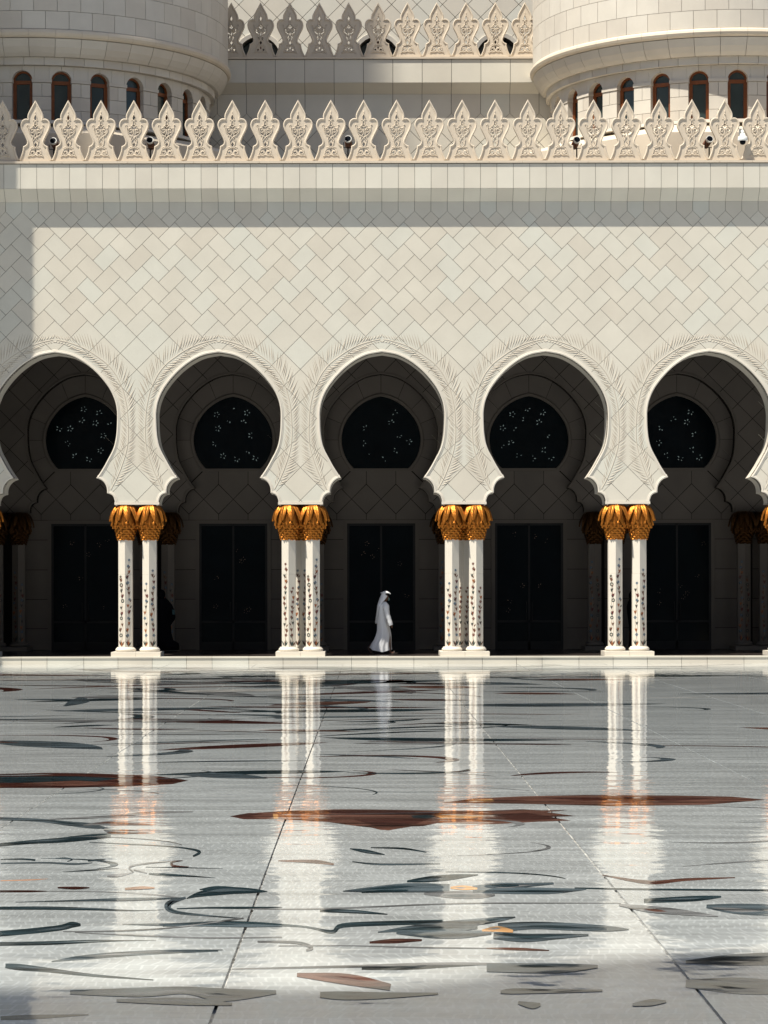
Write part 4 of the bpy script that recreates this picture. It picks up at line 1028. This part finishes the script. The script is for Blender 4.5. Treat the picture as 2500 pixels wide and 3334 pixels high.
# brown flowers in the middle distance
def blob(pts, m_, nm='inlay_petal'): inlay([GP(x, y) for x, y in pts], m_, nm)
z5 = lambda L_: [(700+x/1.3825, 2560+y/1.3825) for x, y in L_]
blob(z5([(65,135),(110,126),(200,118),(400,106),(560,104),(700,105),(1000,110),(1200,112),(1380,105),(1470,110),(1590,108),(1490,118),(1620,136),(1500,140),(1600,156),(1450,161),(1250,172),(1000,166),(935,180),(880,182),(830,190),(780,199),(740,196),(700,186),(640,180),(500,160),(300,148),(130,148)]), U_)
blob(z5([(470,110),(800,110),(1000,118),(1180,122),(1000,128),(700,126),(520,122)]), B_); blob(z5([(620,150),(800,146),(960,150),(900,170),(800,184),(720,178)]), B_)
blob(z5([(1240,128),(1400,120),(1480,134),(1560,150),(1380,156),(1270,146)]), B_); blob(z5([(880,133),(960,129),(995,138),(950,148),(890,144)]), T_)
blob(z5([(65,135),(150,120),(220,122),(160,134),(200,146),(130,147)]), B_); blob(z5([(990,135),(1100,128),(1220,134),(1150,146),(1020,146)]), O_); blob(z5([(258,124),(280,126),(282,146),(262,146)]), O_)  # orange blobs: painted reflections of the gold capitals
blob([(1440,2614),(1550,2600),(1700,2594),(1900,2590),(2200,2592),(2380,2596),(2490,2606),(2400,2614),(2300,2622),(2000,2626),(1700,2618),(1560,2616)], U_)
blob([(1760,2598),(2100,2597),(2330,2602),(2200,2610),(1900,2608)], B_); blob([(1520,2606),(1600,2602),(1610,2610),(1540,2612)], O_)  # the orange one paints in a gold capital's reflection
blob([(-60,2520),(150,2515),(300,2517),(500,2525),(612,2540),(560,2552),(390,2560),(200,2564),(-60,2564)], B_); blob([(-60,2528),(200,2526),(400,2532),(300,2545),(-60,2548)], T_); blob([(60,2550),(240,2540),(380,2548),(240,2560)], U_)
# smaller leaves and vines repeating over the rest of the court
rnd = random.Random(21)
def petal(x, y, ang, ln, wd, m_, bend=.2):
    up_, lo = [], []
    for i in range(9):
        t = i/8; wv = wd*math.sin(math.pi*t)**.8*(1-.3*t); a = ang+bend*(t-.5); px, py = x+ln*t*math.cos(ang)-bend*ln*t*t*math.sin(ang), y+ln*t*math.sin(ang)+bend*ln*t*t*math.cos(ang)
        nx, ny = -math.sin(a), math.cos(a); up_.append((px+nx*wv, py+ny*wv)); lo.append((px-nx*wv, py-ny*wv))
    inlay(up_+lo[::-1][1:-1], m_, 'inlay_petal')
def curl(x, y, ang, ln, wd, turn, m_):
    up_, lo = [], []; n = 18; px, py, a = x, y, ang
    for i in range(n):
        t = i/(n-1); wv = wd*(.25+math.sin(math.pi*t)); up_.append((px-math.sin(a)*wv, py+math.cos(a)*wv)); lo.append((px+math.sin(a)*wv, py-math.cos(a)*wv))
        a += turn*(.3+t*1.4)/n; px += ln/n*math.cos(a); py += ln/n*math.sin(a)
    inlay(up_+lo[::-1], m_, 'inlay_vine')
for i in range(150):
    d = rnd.uniform(27, 67.5); y = -DW+d; x = rnd.triangular(-.17, .165, -.10)*d
    m_ = rnd.choice([T_,T_,S_,B_,B_,U_,G_,G_,S_,'inl_white'])
    if i % 3: petal(x, y, rnd.gauss(0, .35)+(math.pi if rnd.random() < .5 else 0), rnd.uniform(1.2,4.6)*d/45, rnd.choice([rnd.uniform(.08,.30),rnd.uniform(.25,.85)])*(d/45)**1.4, m_, rnd.uniform(-.4,.4))
    else: curl(x, y, rnd.gauss(0, .5), rnd.uniform(2,4.5)*d/45, rnd.uniform(.06,.20)*d/45, rnd.uniform(-3.5,3.5), rnd.choice([T_,S_,B_]))
for i in range(16):
    d = rnd.uniform(17, 28); curl(rnd.uniform(-.15,.15)*d, -DW+d, rnd.gauss(0,.4), rnd.uniform(1.0,2.4), rnd.uniform(.015,.04), rnd.uniform(-3,3), rnd.choice([T_,S_,G_]))

# ------------------------------------------------------------------ unseen buildings and blocks, placed and sized for the shadows they throw
ct = empty('corner_caster', (-18,1,0), 'tall pale unseen block past the arcade end, added to throw the corner shadow', 'building')
s = MB(); s.box(-22,-13.34,-3,5,0,25.6); s.build('wall', 'tower', ct)  # added out of view so that its edge casts the corner shadow
s = MB(); s.box(-22.1,-13.35,-2.99,5.1,25.6,26.2); s.build('cornice_band', 'cream', ct)
mn = empty('minaret', (-41.5,-20,0), 'tall slender marble minaret standing across the courtyard corner', 'minaret')
s = MB(); s.lathe([(3.5,0),(3.5,60),(3.6,60.5),(3.5,61),(3.5,118),(3.5,119),(3.0,120),(2.2,126),(1,130),(.2,135)], (-41.5,-20), 32); s.build('shaft', 'tower', mn, True)
ph = empty('prayer_hall', (0,-80,0), 'unseen marble hall behind the camera, sized to throw the foreground shadow', 'building')
s = MB(); s.box(-70,70,-110,-74,0,55.2); s.build('wall', 'tower', ph)  # front and height set by the edge of the foreground shadow
s = MB(); s.box(-21.8,22,-100,-74.02,55.2,59.2); s.build('shadow_block', 'tower', ph)  # raised block added to shape a bump in the foreground shadow
s = MB(); s.lathe([(14,58.6),(15,64),(14,70),(9,77),(3,81),(0,84)], (0,-90), 32); s.build('dome', 'tower', ph, True)
